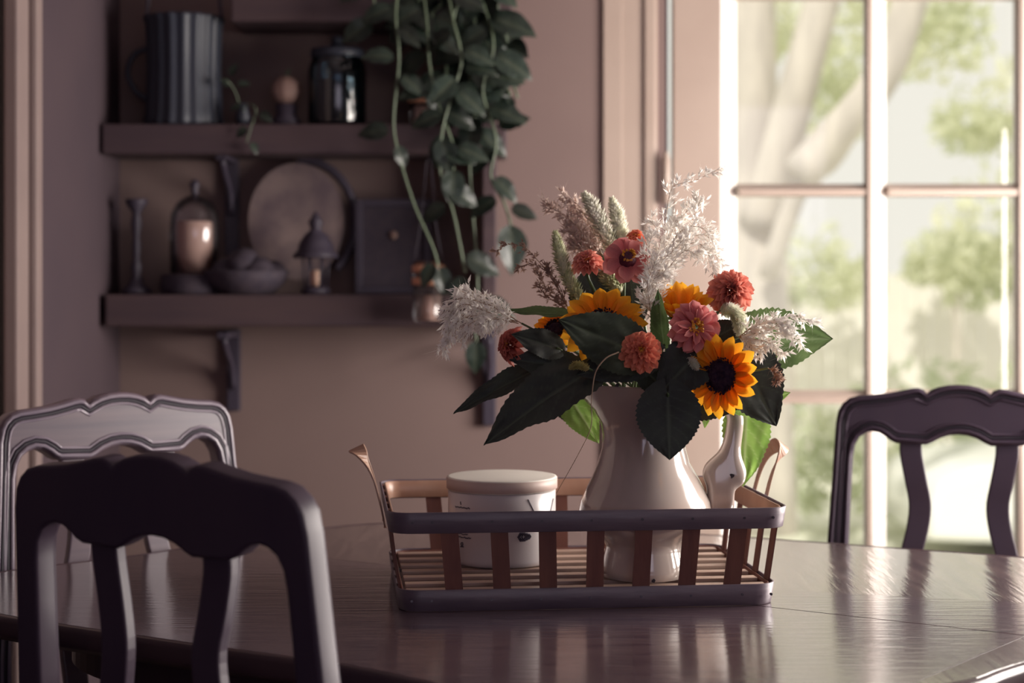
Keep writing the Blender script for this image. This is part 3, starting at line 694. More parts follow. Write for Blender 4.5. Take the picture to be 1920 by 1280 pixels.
def petals(o, me, rings, rnd):
    for (n_, elev, ln, r0, z0, wsc) in rings:
        ph = rnd.uniform(0, 6)
        for k in range(n_):
            a = ph+2*PI*k/n_+rnd.uniform(-.06,.06); e_ = R(elev+rnd.uniform(-7,7)); l_ = ln*rnd.uniform(.9,1.07)
            c = link('petal', me, None, o)
            c.matrix_local = Matrix.Rotation(a, 4, 'Z') @ Matrix.Translation((r0, 0, z0)) @ Matrix.Rotation(-e_, 4, 'Y') @ Matrix.Rotation(rnd.uniform(-.2,.2), 4, 'X') @ Matrix.Diagonal((l_, l_*wsc, l_, 1))
SP = petal_mesh('sunflower_petal', .60, .45, True, M['sun_petal'], -.08)
def sunflower(px, py, d, rpx, facing, label, seed, e1=8, e2=22, disc=.42, n=(15,15)):
    s = d/FPX; r_ = rpx*s; rd = r_*disc; rnd = random.Random(seed); p = W(px, py, d); fv = Vector(facing).normalized()
    o = flower_root('sunflower', label, 'flower', p, facing, 'sunflowers in the pitcher')
    petals(o, SP, [(n[0], e1, r_-rd*.85, rd*.85, -.001, 1.0), (n[1], e2, (r_-rd*.85)*.9, rd*.84, .001, .95)], rnd)
    dk = link('seed_disc', disc_mesh(rd, rd*.32, M['sun_disc'], 28), None, o)
    link('disc_florets', floret_mesh(rd, 150, rd*.12, M['sun_disc'], .0022), None, dk)
    GL = petal_mesh('sepal', .4, .3, True, M['leaf_mid'], .1)
    for k in range(10):
        c = link('sepal', GL, None, o); c.matrix_local = Matrix.Rotation(k*.628, 4, 'Z') @ Matrix.Translation((0,0,-.006)) @ Matrix.Rotation(R(5), 4, 'Y') @ Matrix.Scale(rd*1.4, 4)
    stem_to(o, p-fv*.004, dirv=fv, r_=.0035); return o
ZP = {k: petal_mesh('zinnia_petal', .44, 1.3, False, M['zin_'+k], -.16) for k in 'abcd'}
def zinnia(px, py, d, rpx, facing, label, seed, kind='a', style='double'):
    s = d/FPX; r_ = rpx*s; rnd = random.Random(seed); p = W(px, py, d); fv = Vector(facing).normalized()
    o = flower_root('zinnia', label, 'flower', p, facing, 'zinnias in the pitcher')
    me = ZP[kind]
    if style == 'double':
        petals(o, me, [(15, -10, r_*.86, r_*.14, -.003, 1.0), (14, 8, r_*.74, r_*.14, .001, 1.0), (13, 24, r_*.62, r_*.12, .004, 1.0), (11, 42, r_*.50, r_*.10, .006, 1.05), (9, 58, r_*.38, r_*.08, .008, 1.1)], rnd)
        link('florets', floret_mesh(r_*.22, 34, r_*.22, M['floret'], .0026, False), None, o)
    elif style == 'ball':
        petals(o, me, [(16, -35, r_*.8, r_*.2, -.004, 1.0), (17, -15, r_*.8, r_*.18, .0, 1.0), (17, 3, r_*.80, r_*.16, .005, .95), (16, 20, r_*.78, r_*.12, .008, .85), (15, 36, r_*.76, r_*.1, .010, .75), (13, 52, r_*.74, r_*.06, .011, .7), (9, 68, r_*.70, r_*.03, .012, .7)], rnd)
    elif style == 'open':
        petals(o, me, [(13, 0, r_*.84, r_*.14, -.002, 1.25), (12, 12, r_*.8, r_*.14, .001, 1.2), (8, 26, r_*.62, r_*.1, .003, 1.0)], rnd)
        link('florets', floret_mesh(r_*.26, 46, r_*.12, M['floret'], .0030, False), None, o)
    elif style == 'cone':
        petals(o, me, [(8, 6, r_*.80, r_*.2, -.001, 1.9), (7, 15, r_*.76, r_*.2, .001, 1.8)], rnd)
        dk = link('cone', disc_mesh(r_*.36, r_*.42, M['maroon'], 20, 0), None, o)
        link('floret_ring', floret_mesh(r_*.22, 26, r_*.36, M['floret'], .0030), None, dk)
    GL = petal_mesh('sepal', .5, .3, False, M['leaf_mid'], .1)
    for k in range(7):
        c = link('sepal', GL, None, o); c.matrix_local = Matrix.Rotation(k*.9, 4, 'Z') @ Matrix.Translation((0,0,-.006)) @ Matrix.Rotation(R(30), 4, 'Y') @ Matrix.Scale(r_*.4, 4)
    stem_to(o, p-fv*.004, dirv=fv, r_=.0024); return o
def spike(path, rpx, m, label, seed, name='celosia_spike', dense=1.0):
    rnd = random.Random(seed); pts = smooth_path([W(*p) for p in path], 40); o = thing(name, label, 'flower', pts[-1], 0, 'celosia spikes in the pitcher')
    off = pts[-1]; P = [p-off for p in pts]; s = path[0][2]/FPX; rr = rpx*s; V, F = [], []
    tube_geo(V, F, P, lambda u: .0008+rr*.55*min(1, u*2.2)**.8*(1 if u < .85 else 1-(u-.85)*1.5), 10)
    n_ = int(620*dense)
    for k in range(n_):
        u = (k+rnd.random())/n_; i = min(38, int(u*39)); c = P[i].lerp(P[i+1], u*39-i); tg = (P[i]-P[i+1]).normalized()
        rad_ = rr*min(1, .12+u*1.9)**.8*(1 if u < .85 else 1-(u-.85)*1.2)
        a = k*2.399; x = tg.cross(Vector((0,1,.2))).normalized(); y = tg.cross(x)
        od = x*math.cos(a)+y*math.sin(a); root = c+od*rad_*.5; tipv = (od*1.05+tg*.8+Vector((rnd.uniform(-.3,.3),)*3)).normalized()
        l_ = rr*.95*rnd.uniform(.7,1.2)*(.45+.55*min(1,u*3)); sd_ = tg.cross(od).normalized()*l_*.24; b = len(V)
        V += [root-sd_, root+sd_, root+tipv*l_*.6+sd_*.7, root+tipv*l_, root+tipv*l_*.6-sd_*.7]; F += [(b,b+1,b+2,b+3,b+4)]
    sp = pyd('bracts', V, F, m, o); sp['kind'] = 'stuff'
    q = NECK(); tube('stem', [P[-1], P[-1].lerp(q-off, .5)+Vector((0,.01,.01)), q-off, q-off+Vector((0,0,-.09))], .002, M['stem'], o, 10, 6)
    return o
def plume(base, branches, label, seed, m, length=.012, dens=1.0, sub=.028, stemm='straw', hair=.3, subn=9, drop=0.0, fat=1.0):
    """branches: lists of (px,py,d) polylines, each starting near the base; side twigs carry the spikelets"""
    rnd = random.Random(seed); b0 = W(*base); o = thing('grass_plume', label, 'grass plume', b0, 0, 'dried grass plumes in the pitcher')
    SV, SF, V, F = [], [], [], []
    def spikelet(p, d, sc):
        for _ in range(rnd.choice((2,3,3,4))):
            v = (d+Vector((rnd.gauss(0,.55), rnd.gauss(0,.55), rnd.gauss(0,.55)-drop))).normalized(); l_ = length*sc*rnd.uniform(.5,1.1)
            s_ = v.cross(Vector((rnd.gauss(0,1), rnd.gauss(0,1), rnd.gauss(0,1)))).normalized()*l_*.16*fat; k = len(V)
            V.extend([p, p+v*l_*.35+s_, p+v*l_, p+v*l_*.35-s_]); F.append((k,k+1,k+2,k+3))
        if rnd.random() < hair:
            v = (d+Vector((rnd.gauss(0,.7), rnd.gauss(0,.7), rnd.gauss(0,.7)))).normalized(); l_ = length*sc*rnd.uniform(1.2,2); k = len(V)
            s_ = v.cross(Vector((0,1,.3))).normalized()*.00012; V.extend([p-s_, p+s_, p+v*l_]); F.append((k,k+1,k+2))
    for br in branches:
        pts = [q-b0 for q in smooth_path([W(*q) for q in br], 24)]
        tube_geo(SV, SF, pts, lambda u: .0009-.0006*u, 4)
        for i in range(3, 24):
            t = i/23; tg = (pts[min(23,i+1)]-pts[i-1]).normalized()
            for _ in range(1 if rnd.random() < .75*dens else 0):
                sd_ = tg.cross(Vector((rnd.gauss(0,.35), -1, rnd.gauss(0,.35)))).normalized()*rnd.choice((-1,1))
                d = (tg*.9+sd_*.8+Vector((0, rnd.gauss(0,.25), -drop*.5))).normalized(); l_ = sub*rnd.uniform(.5,1.1)*(1-.55*t)
                e_ = pts[i]+d*l_+Vector((0,0,-drop*l_*.6)); tw = smooth_path([pts[i], pts[i]+d*l_*.5, e_], 5)
                tube_geo(SV, SF, tw, .0003, 3, False)
                for q in range(1,5):
                    for _ in range(1): spikelet(tw[q]+Vector((rnd.gauss(0,.0015), rnd.gauss(0,.0015), rnd.gauss(0,.0015))), (tw[q]-tw[q-1]).normalized(), 1)
            spikelet(pts[i], tg, 1)
    pyd('twigs', SV, SF, M[stemm], o); sp = pyd('spikelets', V, F, m, o); sp['kind'] = 'stuff'
    q = NECK()-b0; tube('stem', [Vector((0,0,0)), q*.5+Vector((0,.01,.01)), q, q+Vector((0,0,-.08))], .0016, M['stem'], o, 10, 6)
    return o

# ------------------------------------------------------------------ bouquet: sunflowers
sunflower(1130, 612, 2.57, 86, (-.12,-.85,.55), 'largest sunflower, half hidden behind a dark leaf at the centre', 1, 4, 18, .40)
sunflower(1353, 704, 2.50, 80, (-.75,-1,.04), 'sunflower with dark round centre at lower right of the bouquet', 2, 4, 16, .41, (17,16))
sunflower(1276, 590, 2.62, 76, (-.05,-.5,.9), 'half-open yellow sunflower above the pink zinnia, left of the round zinnia', 3, 48, 68, .30, (11,9))
sunflower(1042, 618, 2.64, 48, (-.35,-.7,.55), 'sunflower peeping out behind dark leaves on the left', 4, 5, 22, .40)
# zinnias
zinnia(1101, 492, 2.66, 35, (-.15,-.42,.9), 'salmon zinnia seen side-on, upper left of the yellow-eyed one', 11, 'a', 'double')
zinnia(1176, 488, 2.62, 49, (.05,-.85,.42), 'broad-petalled rose zinnia with maroon cone and yellow florets', 12, 'b', 'cone')
zinnia(1193, 447, 2.70, 22, (.1,-.4,.9), 'smallest red zinnia peeking out above the maroon-coned one', 13, 'c', 'double')
zinnia(1368, 550, 2.62, 47, (.05,-.95,.42), 'ball-shaped dusky pink zinnia at the upper right', 14, 'a', 'ball')
zinnia(1303, 614, 2.52, 53, (.25,-1,.18), 'pink open zinnia with orange eye above the right sunflower', 15, 'b', 'open')
zinnia(1202, 657, 2.47, 43, (-.05,-1,.28), 'coral double zinnia at the front centre above the pitcher', 16, 'c', 'double')
zinnia(958, 647, 2.58, 38, (-1,-.38,.15), 'dusky red zinnia seen edge-on at the far left', 17, 'd', 'double')
# large leaves
LB = big_leaf
LB((1208,668,2.50), (1054,600,2.46), 108, (-.1,-1,.30), M['leaf_soft'], 'dark leaf lying across the largest sunflower', 1, .12, .03, wide=.40)
LB((1115,690,2.55), (914,803,2.46), 112, (-.25,-.85,.55), M['leaf'], 'largest near-black leaf drooping to a point at the left', 2, .25, .16)
LB((1010,690,2.62), (852,768,2.62), 52, (.1,-.7,.75), M['leaf'], 'narrow dark leaf tip furthest left behind the big drooping leaf', 3, .35, .05)
LB((1252,738,2.45), (1256,858,2.43), 122, (0,-1,.1), M['leaf'], 'heart-shaped dark leaf hanging over the front of the pitcher', 4, .10, .06, wide=.33, lobes=.24)
LB((1380,655,2.56), (1455,795,2.58), 125, (.15,-1,.15), M['leaf'], 'dark leaf behind the lower right sunflower', 5, .1, .02, wide=.4)
LB((1375,645,2.64), (1556,633,2.60), 132, (.0,-.9,.45), M['leaf_mid'], 'green veined leaf pointing far right under the grass plume', 6, .15, .02)
LB((1400,752,2.70), (1395,908,2.70), 92, (.15,-1,.1), M['leaf_lit'], 'bright translucent green leaf hanging behind the pitcher handle', 7, .12, .02, wide=.42)
LB((1380,765,2.66), (1479,735,2.66), 58, (.1,-.8,.6), M['leaf_lit'], 'small bright green leaf poking out at the right under the dark one', 8, .2, .02)
LB((1058,728,2.74), (1122,828,2.74), 70, (.2,-1,.1), M['leaf_lit'], 'bright green leaf hanging left of the pitcher spout', 9, .15, .04)
LB((1040,735,2.76), (1095,800,2.76), 50, (-.2,-1,.1), M['leaf'], 'small dark leaf behind the bright one left of the spout', 10, .2, .04)
LB((1075,592,2.62), (948,576,2.60), 34, (0,-.55,.85), M['leaf_mid'], 'narrow green leaf pointing left above the edge-on zinnia', 11, .3, .08)
LB((1050,655,2.58), (966,626,2.54), 56, (-.1,-.9,.3), M['leaf'], 'dark leaf between the edge-on zinnia and left sunflower', 12, .2, .08)
LB((1080,690,2.58), (960,672,2.56), 66, (0,-.9,.4), M['leaf'], 'dark leaf just above the big drooping one at the left', 13, .2, .05)
LB((1330,640,2.53), (1232,742,2.49), 98, (.0,-1,.2), M['leaf'], 'dark leaf between the coral zinnia and right sunflower', 14, .12, .04, wide=.42)
LB((1245,650,2.58), (1234,545,2.56), 40, (-.6,-1,.2), M['leaf_mid'], 'upright folded green leaf left of the pink open zinnia', 15, .5, .0)
LB((1110,590,2.68), (1108,498,2.68), 88, (.1,-1,.2), M['leaf'], 'dark upright leaf between the upper zinnias and largest sunflower', 16, .15, .04)
LB((1232,660,2.54), (1085,700,2.52), 84, (-.1,-1,.3), M['leaf'], 'dark leaf under the coral zinnia over the pitcher rim', 17, .15, .05, wide=.45)
LB((1205,690,2.56), (1262,745,2.54), 60, (0,-1,.3), M['leaf'], 'short dark leaf right of the thin curved stalk', 18, .15, .05)
LB((1325,755,2.62), (1322,802,2.62), 22, (.3,-1,.1), M['leaf_lit'], 'tiny bright green leaf below the right sunflower', 19, .2, .04)
LB((1375,625,2.66), (1425,583,2.66), 40, (-.2,-1,.3), M['leaf_mid'], 'small green leaf just below the ball-shaped zinnia', 20, .2, .05)
LB((1325,640,2.64), (1392,606,2.64), 56, (-.2,-1,.2), M['leaf'], 'dark leaf between the pink open and ball-shaped zinnias', 21, .2, .05)
LB((1190,600,2.66), (1180,512,2.68), 60, (-.2,-1,.2), M['leaf'], 'dark leaf under the maroon-coned zinnia', 22, .2, .05)
LB((1255,740,2.57), (1390,760,2.57), 84, (0,-1,.3), M['leaf'], 'dark leaf lying over the rim beneath the right sunflower', 23, .15, .03, wide=.45)
# celosia
spike([(1094,362,2.70),(1112,390,2.70),(1132,430,2.70),(1150,472,2.70)], 17, M['celosia'], 'tallest pale celosia spike at the top left', 1)
spike([(1146,371,2.71),(1155,400,2.71),(1162,430,2.71),(1168,465,2.71)], 15, M['celosia'], 'white celosia spike next to the tallest one, right of it', 2)
spike([(1041,434,2.66),(1048,470,2.66),(1062,515,2.66),(1090,565,2.66)], 15, M['celosia_g'], 'greenish celosia spike standing apart at the left', 3)
spike([(1128,508,2.66),(1145,525,2.66),(1165,548,2.66)], 15, M['celosia_g'], 'short celosia spike under the two upper zinnias', 4, dense=.7)
spike([(1386,632,2.56),(1388,605,2.57),(1378,585,2.58),(1355,578,2.60)], 14, M['celosia'], 'drooping pale celosia under the ball-shaped zinnia', 5, dense=.8)
spike([(1068,690,2.48),(1082,684,2.49),(1102,690,2.51)], 7, M['celosia_y'], 'small yellowish celosia tip in the dark leaves at left', 6, dense=.5)
spike([(1308,692,2.50),(1300,680,2.51),(1290,668,2.53)], 8, M['celosia'], 'tiny pale celosia tip left of the right sunflower', 7, dense=.4)
# grass plumes
D = 2.56
plume((978,606,2.60), [[(978,606,2.60),(930,578,2.59),(880,552,2.58),(858,542,D)], [(970,603,2.6),(915,585,2.58),(870,570,D),(848,592,D),(835,618,D)], [(965,603,2.6),(900,592,2.58),(862,600,D),(842,625,D),(832,652,D)], [(960,604,2.6),(905,600,2.58),(880,608,D),(868,628,D)], [(950,592,2.6),(900,566,2.58),(860,560,D),(836,585,D)], [(972,606,2.6),(930,598,2.58),(905,606,D)], [(965,598,2.6),(925,568,2.6),(895,552,2.6),(876,540,2.6)]],
      'drooping silvery grass plume reaching out to the left', 1, M['plume'], .0135, 1.3, .026, drop=.35, subn=12)
plume((1130,480,2.72), [[(1130,480,2.72),(1095,440,2.72),(1060,405,2.72),(1024,385,2.72)], [(1130,480,2.72),(1110,430,2.72),(1085,385,2.72),(1056,366,2.72)], [(1135,480,2.72),(1100,460,2.72),(1075,440,2.72),(1062,425,2.72)], [(1140,480,2.73),(1120,450,2.73),(1100,420,2.73),(1085,400,2.73)], [(1130,480,2.72),(1095,465,2.72),(1070,460,2.72)], [(1130,480,2.72),(1100,445,2.73),(1080,415,2.73)]],
      'pinkish feathery plume at the top left behind the celosia', 2, M['plume_pink'], .013, 1.2, .024, subn=11)
B3 = (1222,610,2.60)
plume(B3, [[B3,(1222,540,2.62),(1245,470,2.64),(1250,400,2.66),(1262,350,2.66),(1300,340,2.66),(1345,318,2.66)],
           [B3,(1225,530,2.62),(1240,460,2.64),(1222,410,2.66)], [B3,(1228,530,2.62),(1265,450,2.62),(1300,410,2.62),(1312,375,2.62)],
           [B3,(1230,520,2.62),(1270,440,2.6),(1310,425,2.6),(1335,450,2.6),(1346,490,2.6)], [B3,(1232,530,2.62),(1262,480,2.6),(1300,455,2.6),(1325,470,2.6),(1340,505,2.6)],
           [B3,(1230,540,2.6),(1255,500,2.58),(1285,470,2.58),(1310,480,2.58)], [B3,(1220,560,2.6),(1235,500,2.58),(1262,470,2.58),(1290,440,2.58)],
           [B3,(1215,540,2.6),(1215,480,2.6),(1222,440,2.6)], [B3,(1220,560,2.58),(1228,520,2.58),(1250,510,2.58)], [B3,(1230,520,2.62),(1262,430,2.64),(1285,400,2.64),(1300,385,2.64)],
           [B3,(1235,510,2.62),(1275,455,2.62),(1320,440,2.62),(1338,462,2.62)], [B3,(1228,500,2.62),(1255,440,2.64),(1268,412,2.64)], [B3,(1218,570,2.57),(1215,530,2.57),(1232,480,2.57)]],
      'largest white feathery plume rising at the upper right to the highest tip', 3, M['plume'], .0125, 1.25, .026, subn=11)
B4 = (1385,632,2.55)
plume(B4, [[B4,(1410,615,2.54),(1450,600,2.53),(1490,592,2.53),(1522,605,2.53)], [B4,(1420,625,2.54),(1460,625,2.53),(1500,640,2.53)], [B4,(1415,610,2.54),(1445,605,2.53),(1475,615,2.53)], [B4,(1410,635,2.54),(1440,642,2.53),(1470,660,2.53)], [B4,(1400,640,2.54),(1425,660,2.53)], [B4,(1420,618,2.54),(1460,612,2.53),(1490,622,2.53)]],
      'silvery grass plume lying over the green leaf at the right', 4, M['plume'], .013, .9, .020, drop=.15)
B5 = (1068,585,2.66)
plume(B5, [[B5,(1045,530,2.66),(1010,490,2.66),(985,465,2.66),(955,458,2.66),(930,470,2.66)], [B5,(1040,560,2.66),(1018,530,2.66),(1005,505,2.66)], [B5,(1050,550,2.66),(1035,520,2.66),(1028,500,2.66)], [B5,(1035,520,2.66),(1000,495,2.66),(975,500,2.66)], [B5,(1050,570,2.66),(1025,555,2.66),(1008,535,2.66)]],
      'sparse brown grass plume arching left of the greenish celosia', 5, M['plume_brown'], .009, .7, .014, hair=.1)
B6 = (1440,690,2.50)
plume(B6, [[B6,(1450,695,2.5),(1458,705,2.5),(1456,716,2.5)]], 'tiny tan grass tuft hanging on the dark leaf at the right', 6, M['plume_brown'], .010, .6, .008)
gs = thing('grass_stalk', 'long thin tan stalk curving down in front of the pitcher spout', 'grass', W(1160,660,2.45), 0)
tube('stalk', [W(*p)-gs.location for p in ((1160,660,2.45),(1135,672,2.44),(1116,700,2.44),(1109,750,2.45),(1108,800,2.47),(1085,850,2.6),(1043,925,2.72))], lambda u: .0011-.0007*u, M['straw'], gs, 40, 5)

# ------------------------------------------------------------------ wall shelves
def shelf(name, px0, px1, pyt, pyb, d, label):
    x0, x1 = W(px0,0,d).x, W(px1,0,d).x; z1 = W(0,pyt,d).z; z0 = W(0,pyb,d).z
    o = box(name, ((x0+x1)/2, (d+WY)/2, (z0+z1)/2), (x1-x0, WY-d-.002, z1-z0), M['shelf'], None, .006); tag(o, label, 'shelf', 'dark wooden wall shelves'); return z1
SD = 4.36
zL = shelf('wall_shelf', 196, 900, 552, 612, SD, 'lower dark wooden shelf on the back wall')
zU = shelf('wall_shelf', 190, 950, 232, 288, SD, 'middle dark wooden shelf on the back wall holding the canister')
zT = shelf('wall_shelf', 432, 960, -8, 40, SD, 'uppermost short dark shelf cut by the top of the picture')
def side_panel(sh, zlo, zhi, px, label=None):
    x = W(px,0,4.45).x; o = box('side_panel', (x, 4.49, (zlo+zhi)/2), (.034, .20, zhi-zlo-.002), M['shelf'], None, .003); o.parent = sh; return o
shs = [o for o in COL.objects if o.name.startswith('wall_shelf')]
side_panel(shs[0], zL, W(0,288,SD).z, 918); side_panel(shs[1], zU, W(0,40,SD).z, 918)
def bracket(px, pytop, pybot, label):
    x = W(px,0,4.5).x; zt, zb2 = W(0,pytop,4.55).z, W(0,pybot,4.55).z
    t = thing('shelf_bracket', label, 'bracket', (x, WY, zt), 0, 'black iron shelf brackets')
    box('wall_plate', (0,-.012,-(zt-zb2)/2), (.036,.02,zt-zb2), M['iron'], t, .004)
    box('shelf_arm', (0,-.10,-.012), (.030,.18,.018), M['iron'], t, .003)
    tube('brace', [(0,-.17,-.022), (0,-.12,-.06), (0,-.05,-.10), (0,-.02,-.16)], .009, M['iron'], t, 10, 8)
bracket(428, 617, 772, 'left iron bracket under the lower shelf'); bracket(917, 617, 800, 'right iron bracket under the lower shelf, behind the leaves')
bracket(425, 291, 480, 'left iron bracket under the middle shelf')
def shz(px, z, d): return ((px-960)/FPX*d, d, z+.001)
def sp_(px): return px/FPX*4.45    # px length at shelf depth
DS = 4.46
# canister on middle shelf
t = thing('ribbed_canister', 'tall dark teal ribbed canister on the middle shelf', 'canister', shz(345, zU, DS))
def rib(q, a, i): k = 1+.03*math.cos(a*18); q.x *= k; q.y *= k; return q
h_ = sp_(205)
lathe('canister_body', [(.001,0),(.1,0),(.103,.01),(.098,.03),(.094,h_*.5),(.098,h_-.02),(.104,h_-.008),(.104,h_),(.096,h_),(.092,h_*.5),(.001,.02)], M['dark_teal'], t, 108, fn=rib)
tube('handle', [(-.095,0,h_*.72),(-.13,0,h_*.66),(-.148,0,h_*.5),(-.13,0,h_*.34),(-.098,0,h_*.25)], .008, M['dark_teal'], t, 16, 8)
tube('bail_handle', [(-.1,0,h_-.01),(-.08,0,h_+.09),(0,0,h_+.12),(.08,0,h_+.09),(.1,0,h_-.01)], .005, M['iron'], t, 24, 8)
t = thing('clay_ball', 'small round pale clay gourd on the middle shelf beside the glass jar', 'ornament', shz(537, zU, DS-.02))
lathe('gourd_body', [(.001,0),(.018,.001),(.034,.014),(.04,.034),(.036,.056),(.02,.072),(.006,.076),(.001,.074)], M['pale_clay'], t, 24, fn=lambda q,a,i: Vector((q.x*(1+.05*math.cos(a*8)), q.y*(1+.05*math.cos(a*8)), q.z+.055)))
lathe('dark_stand', [(.001,0),(.038,0),(.04,.01),(.026,.03),(.03,.056),(.02,.058),(.001,.05)], M['iron'], t, 20)
tube('gourd_stem', [(0,0,.128),(.003,0,.14),(.01,0,.148)], .004, M['vine'], t, 6, 6)
t = thing('lidded_glass_jar', 'dark teal glass jar with a metal lid on the middle shelf', 'jar', shz(632, zU, DS-.02))
rg = sp_(54)
lathe('jar_glass', [(.001,0),(rg*.95,0),(rg,.01),(rg,.14),(rg*.96,.16),(rg*.86,.175),(rg*.86,.185),(rg*.83,.185),(rg*.83,.173),(rg*.93,.157),(rg*.96,.14),(rg*.96,.012),(.001,.008)], M['tealglass'], t, 32)
lathe('lid', [(.001,.178),(rg*.9,.178),(rg*.92,.181),(rg*.92,.196),(rg*.88,.20),(.02,.206),(.014,.22),(.016,.232),(.001,.236)], M['dark_teal'], t, 32)
lathe('jar_contents', [(.001,.009),(rg*.93,.010),(rg*.93,.115),(.001,.12)], M['dark_teal'], t, 24)
# dried sprig hanging between
def vine_plant(root, m_leaf, vines, seed, leafL=.07, stem_r=.0035):
    rnd = random.Random(seed); rootp = root.location; meshes = [leaf_mesh('vine_leaf', 1, .72, m_leaf, .15, .25, 0, k, nu=12, nv=4, lobes=.12) for k in range(3)]
    for v, leaves in vines:
        pts = [W(*p)-rootp for p in v]
        vo = tube('vine', pts, stem_r, M['vine'], root, max(12, 6*len(v)), 6)
        sm = smooth_path(pts, 60)
        for item in leaves:
            u, dx, dz, sc = item; p = sm[max(0, min(59, int(u*59)))]
            d = Vector((dx, rnd.uniform(-.35,.15), dz)).normalized(); nv_ = Vector((rnd.uniform(-.4,.4), -1, .5+rnd.uniform(-.2,.3))); nv_ = (nv_-d*nv_.dot(d)).normalized()
            q = p+d*.02
            l_ = link('vine_leaf', rnd.choice(meshes), None, vo); l_.matrix_local = Matrix.Translation(q) @ Matrix((d, nv_.cross(d), nv_)).transposed().to_4x4() @ Matrix.Scale(leafL*sc, 4)
t = thing('dried_sprig', 'small trailing sprig hanging over the middle shelf edge beside the canister', 'plant', shz(455, zU, 4.40))
lathe('bud_vase', [(.001,0),(.016,0),(.02,.02),(.012,.045),(.014,.055),(.001,.05)], M['dark_teal'], t, 16)
vine_plant(t, M['pothos'], [([(455,215,4.4),(462,195,4.36),(480,205,4.34),(470,240,4.34),(462,268,4.34)], [(.3,-1,-.3,.6),(.5,.8,-.6,.7),(.7,-.8,-.6,.7),(.9,.5,-.8,.6)]), ([(455,215,4.4),(440,170,4.38),(425,150,4.36)], [(.5,-.6,.6,.6),(.9,.3,.8,.7),(.75,.8,.1,.6)])], 4, .05, .002)
# lower shelf things
t = thing('candlestick', 'tall slim black candlestick at the left end of the lower shelf', 'candlestick', shz(256, zL, DS))
hh = sp_(178)
lathe('stick', [(.001,0),(.038,0),(.04,.008),(.02,.025),(.011,.05),(.016,.07),(.009,.09),(.012,hh*.5),(.009,hh*.6),(.015,hh*.75),(.01,hh*.85),(.028,hh-.012),(.03,hh),(.001,hh-.002)], M['iron'], t, 24)
t = thing('glass_cloche', 'glass bell cloche over a candle on the lower shelf', 'cloche', shz(365, zL, DS))
lathe('base', [(.001,0),(.088,0),(.09,.02),(.086,.05),(.001,.052)], M['dark_obj'], t, 32)
lathe('cloche_glass', [(.064,.053),(.066,.16),(.062,.21),(.046,.24),(.02,.256),(.006,.26),(.004,.258),(.018,.252),(.044,.236),(.059,.208),(.063,.16),(.061,.053)], M['clearglass'], t, 32)
lathe('cloche_knob', [(.004,.258),(.012,.264),(.008,.272),(.014,.285),(.008,.298),(.001,.30)], M['iron'], t, 16)
lathe('candle', [(.001,.053),(.046,.053),(.046,.185),(.042,.19),(.001,.188)], M['candle'], t, 24)
t = thing('hooped_stone_plate', 'round mottled plate in a dark hoop leaning at the back of the lower shelf', 'plate', shz(556, zL, 4.555))
V, F = [], []; n_ = 40
rr = sp_(100); pz = sp_(138)
for y in (-.012, .006):
    for k in range(n_):
        a = 2*PI*k/n_; V.append((math.cos(a)*rr*.92, y, max(.004, pz+math.sin(a)*rr*1.12)))
F = [tuple(range(n_)), tuple(range(n_,2*n_))[::-1]]+[(i,(i+1)%n_,n_+(i+1)%n_,n_+i) for i in range(n_)]
pyd('plate_face', V, F, M['stone'], t)
tube('hoop', [Vector((math.cos(a)*rr*1.05+.012, -.004, pz+math.sin(a)*rr*1.18)) for a in [R(-50+k*8) for k in range(19)]], .012, M['iron'], t, 60, 8)
t = thing('woven_bowl', 'low dark woven bowl with a domed heap on the lower shelf', 'bowl', shz(462, zL, 4.43))
lathe('bowl', [(.001,0),(.07,0),(.10,.03),(.112,.06),(.106,.062),(.095,.035),(.001,.012)], M['dark_obj'], t, 36)
for k, (x, y, r_) in enumerate(((-.05,.0,.042),(.035,-.02,.045),(.0,.04,.045),(.07,.02,.035),(-.005,-.01,.048))):
    bm = bmesh.new(); bmesh.ops.create_icosphere(bm, subdivisions=3, radius=r_)
    for v in bm.verts: v.co *= 1+.08*noise.noise(v.co*40); v.co += Vector((x, y, .052+.02*(k == 4)))
    fin('pine_cone' if False else 'bowl_filling', bm, M['dark_obj'], t)
t = thing('small_lantern', 'little dark domed lantern in front of the mottled plate', 'lantern', shz(592, zL, 4.41))
lathe('base', [(.001,0),(.036,0),(.038,.012),(.03,.02),(.001,.02)], M['iron'], t, 8)
for k in range(6): tube('post', [(.028*math.cos(k*PI/3), .028*math.sin(k*PI/3), .018), (.034*math.cos(k*PI/3), .034*math.sin(k*PI/3), .095)], .003, M['iron'], t, 3, 5)
lathe('candle', [(.001,.02),(.014,.02),(.014,.06),(.001,.062)], M['candle'], t, 14)
lathe('roof', [(.058,.093),(.060,.10),(.048,.112),(.044,.13),(.030,.152),(.014,.166),(.016,.178),(.02,.185),(.012,.198),(.005,.21),(.001,.215)], M['iron'], t, 8)
t = thing('dark_picture_frame', 'dark framed picture leaning on the lower shelf behind the vines', 'picture', shz(738, zL, 4.53))
fw, fh = sp_(132), sp_(180)
for s in (-1, 1): box('frame_side', (s*fw/2, 0, fh/2), (.02,.02,fh), M['iron'], t, .003); 
for z in (.01, fh-.01): box('frame_rail', (0, 0, z), (fw-.02,.02,.02), M['iron'], t, .003)
box('picture_panel', (0,.003,fh/2), (fw-.018,.008,fh-.02), M['dark_obj'], t, 0)
lathe('pale_rosette', [(.001,0),(.012,0),(.01,.004),(.001,.006)], M['pale_clay'], t, 14).matrix_local = Matrix.Translation((0,-.004,fh*.62)) @ Matrix.Rotation(R(90), 4, 'X')
for p_ in t.children: pass
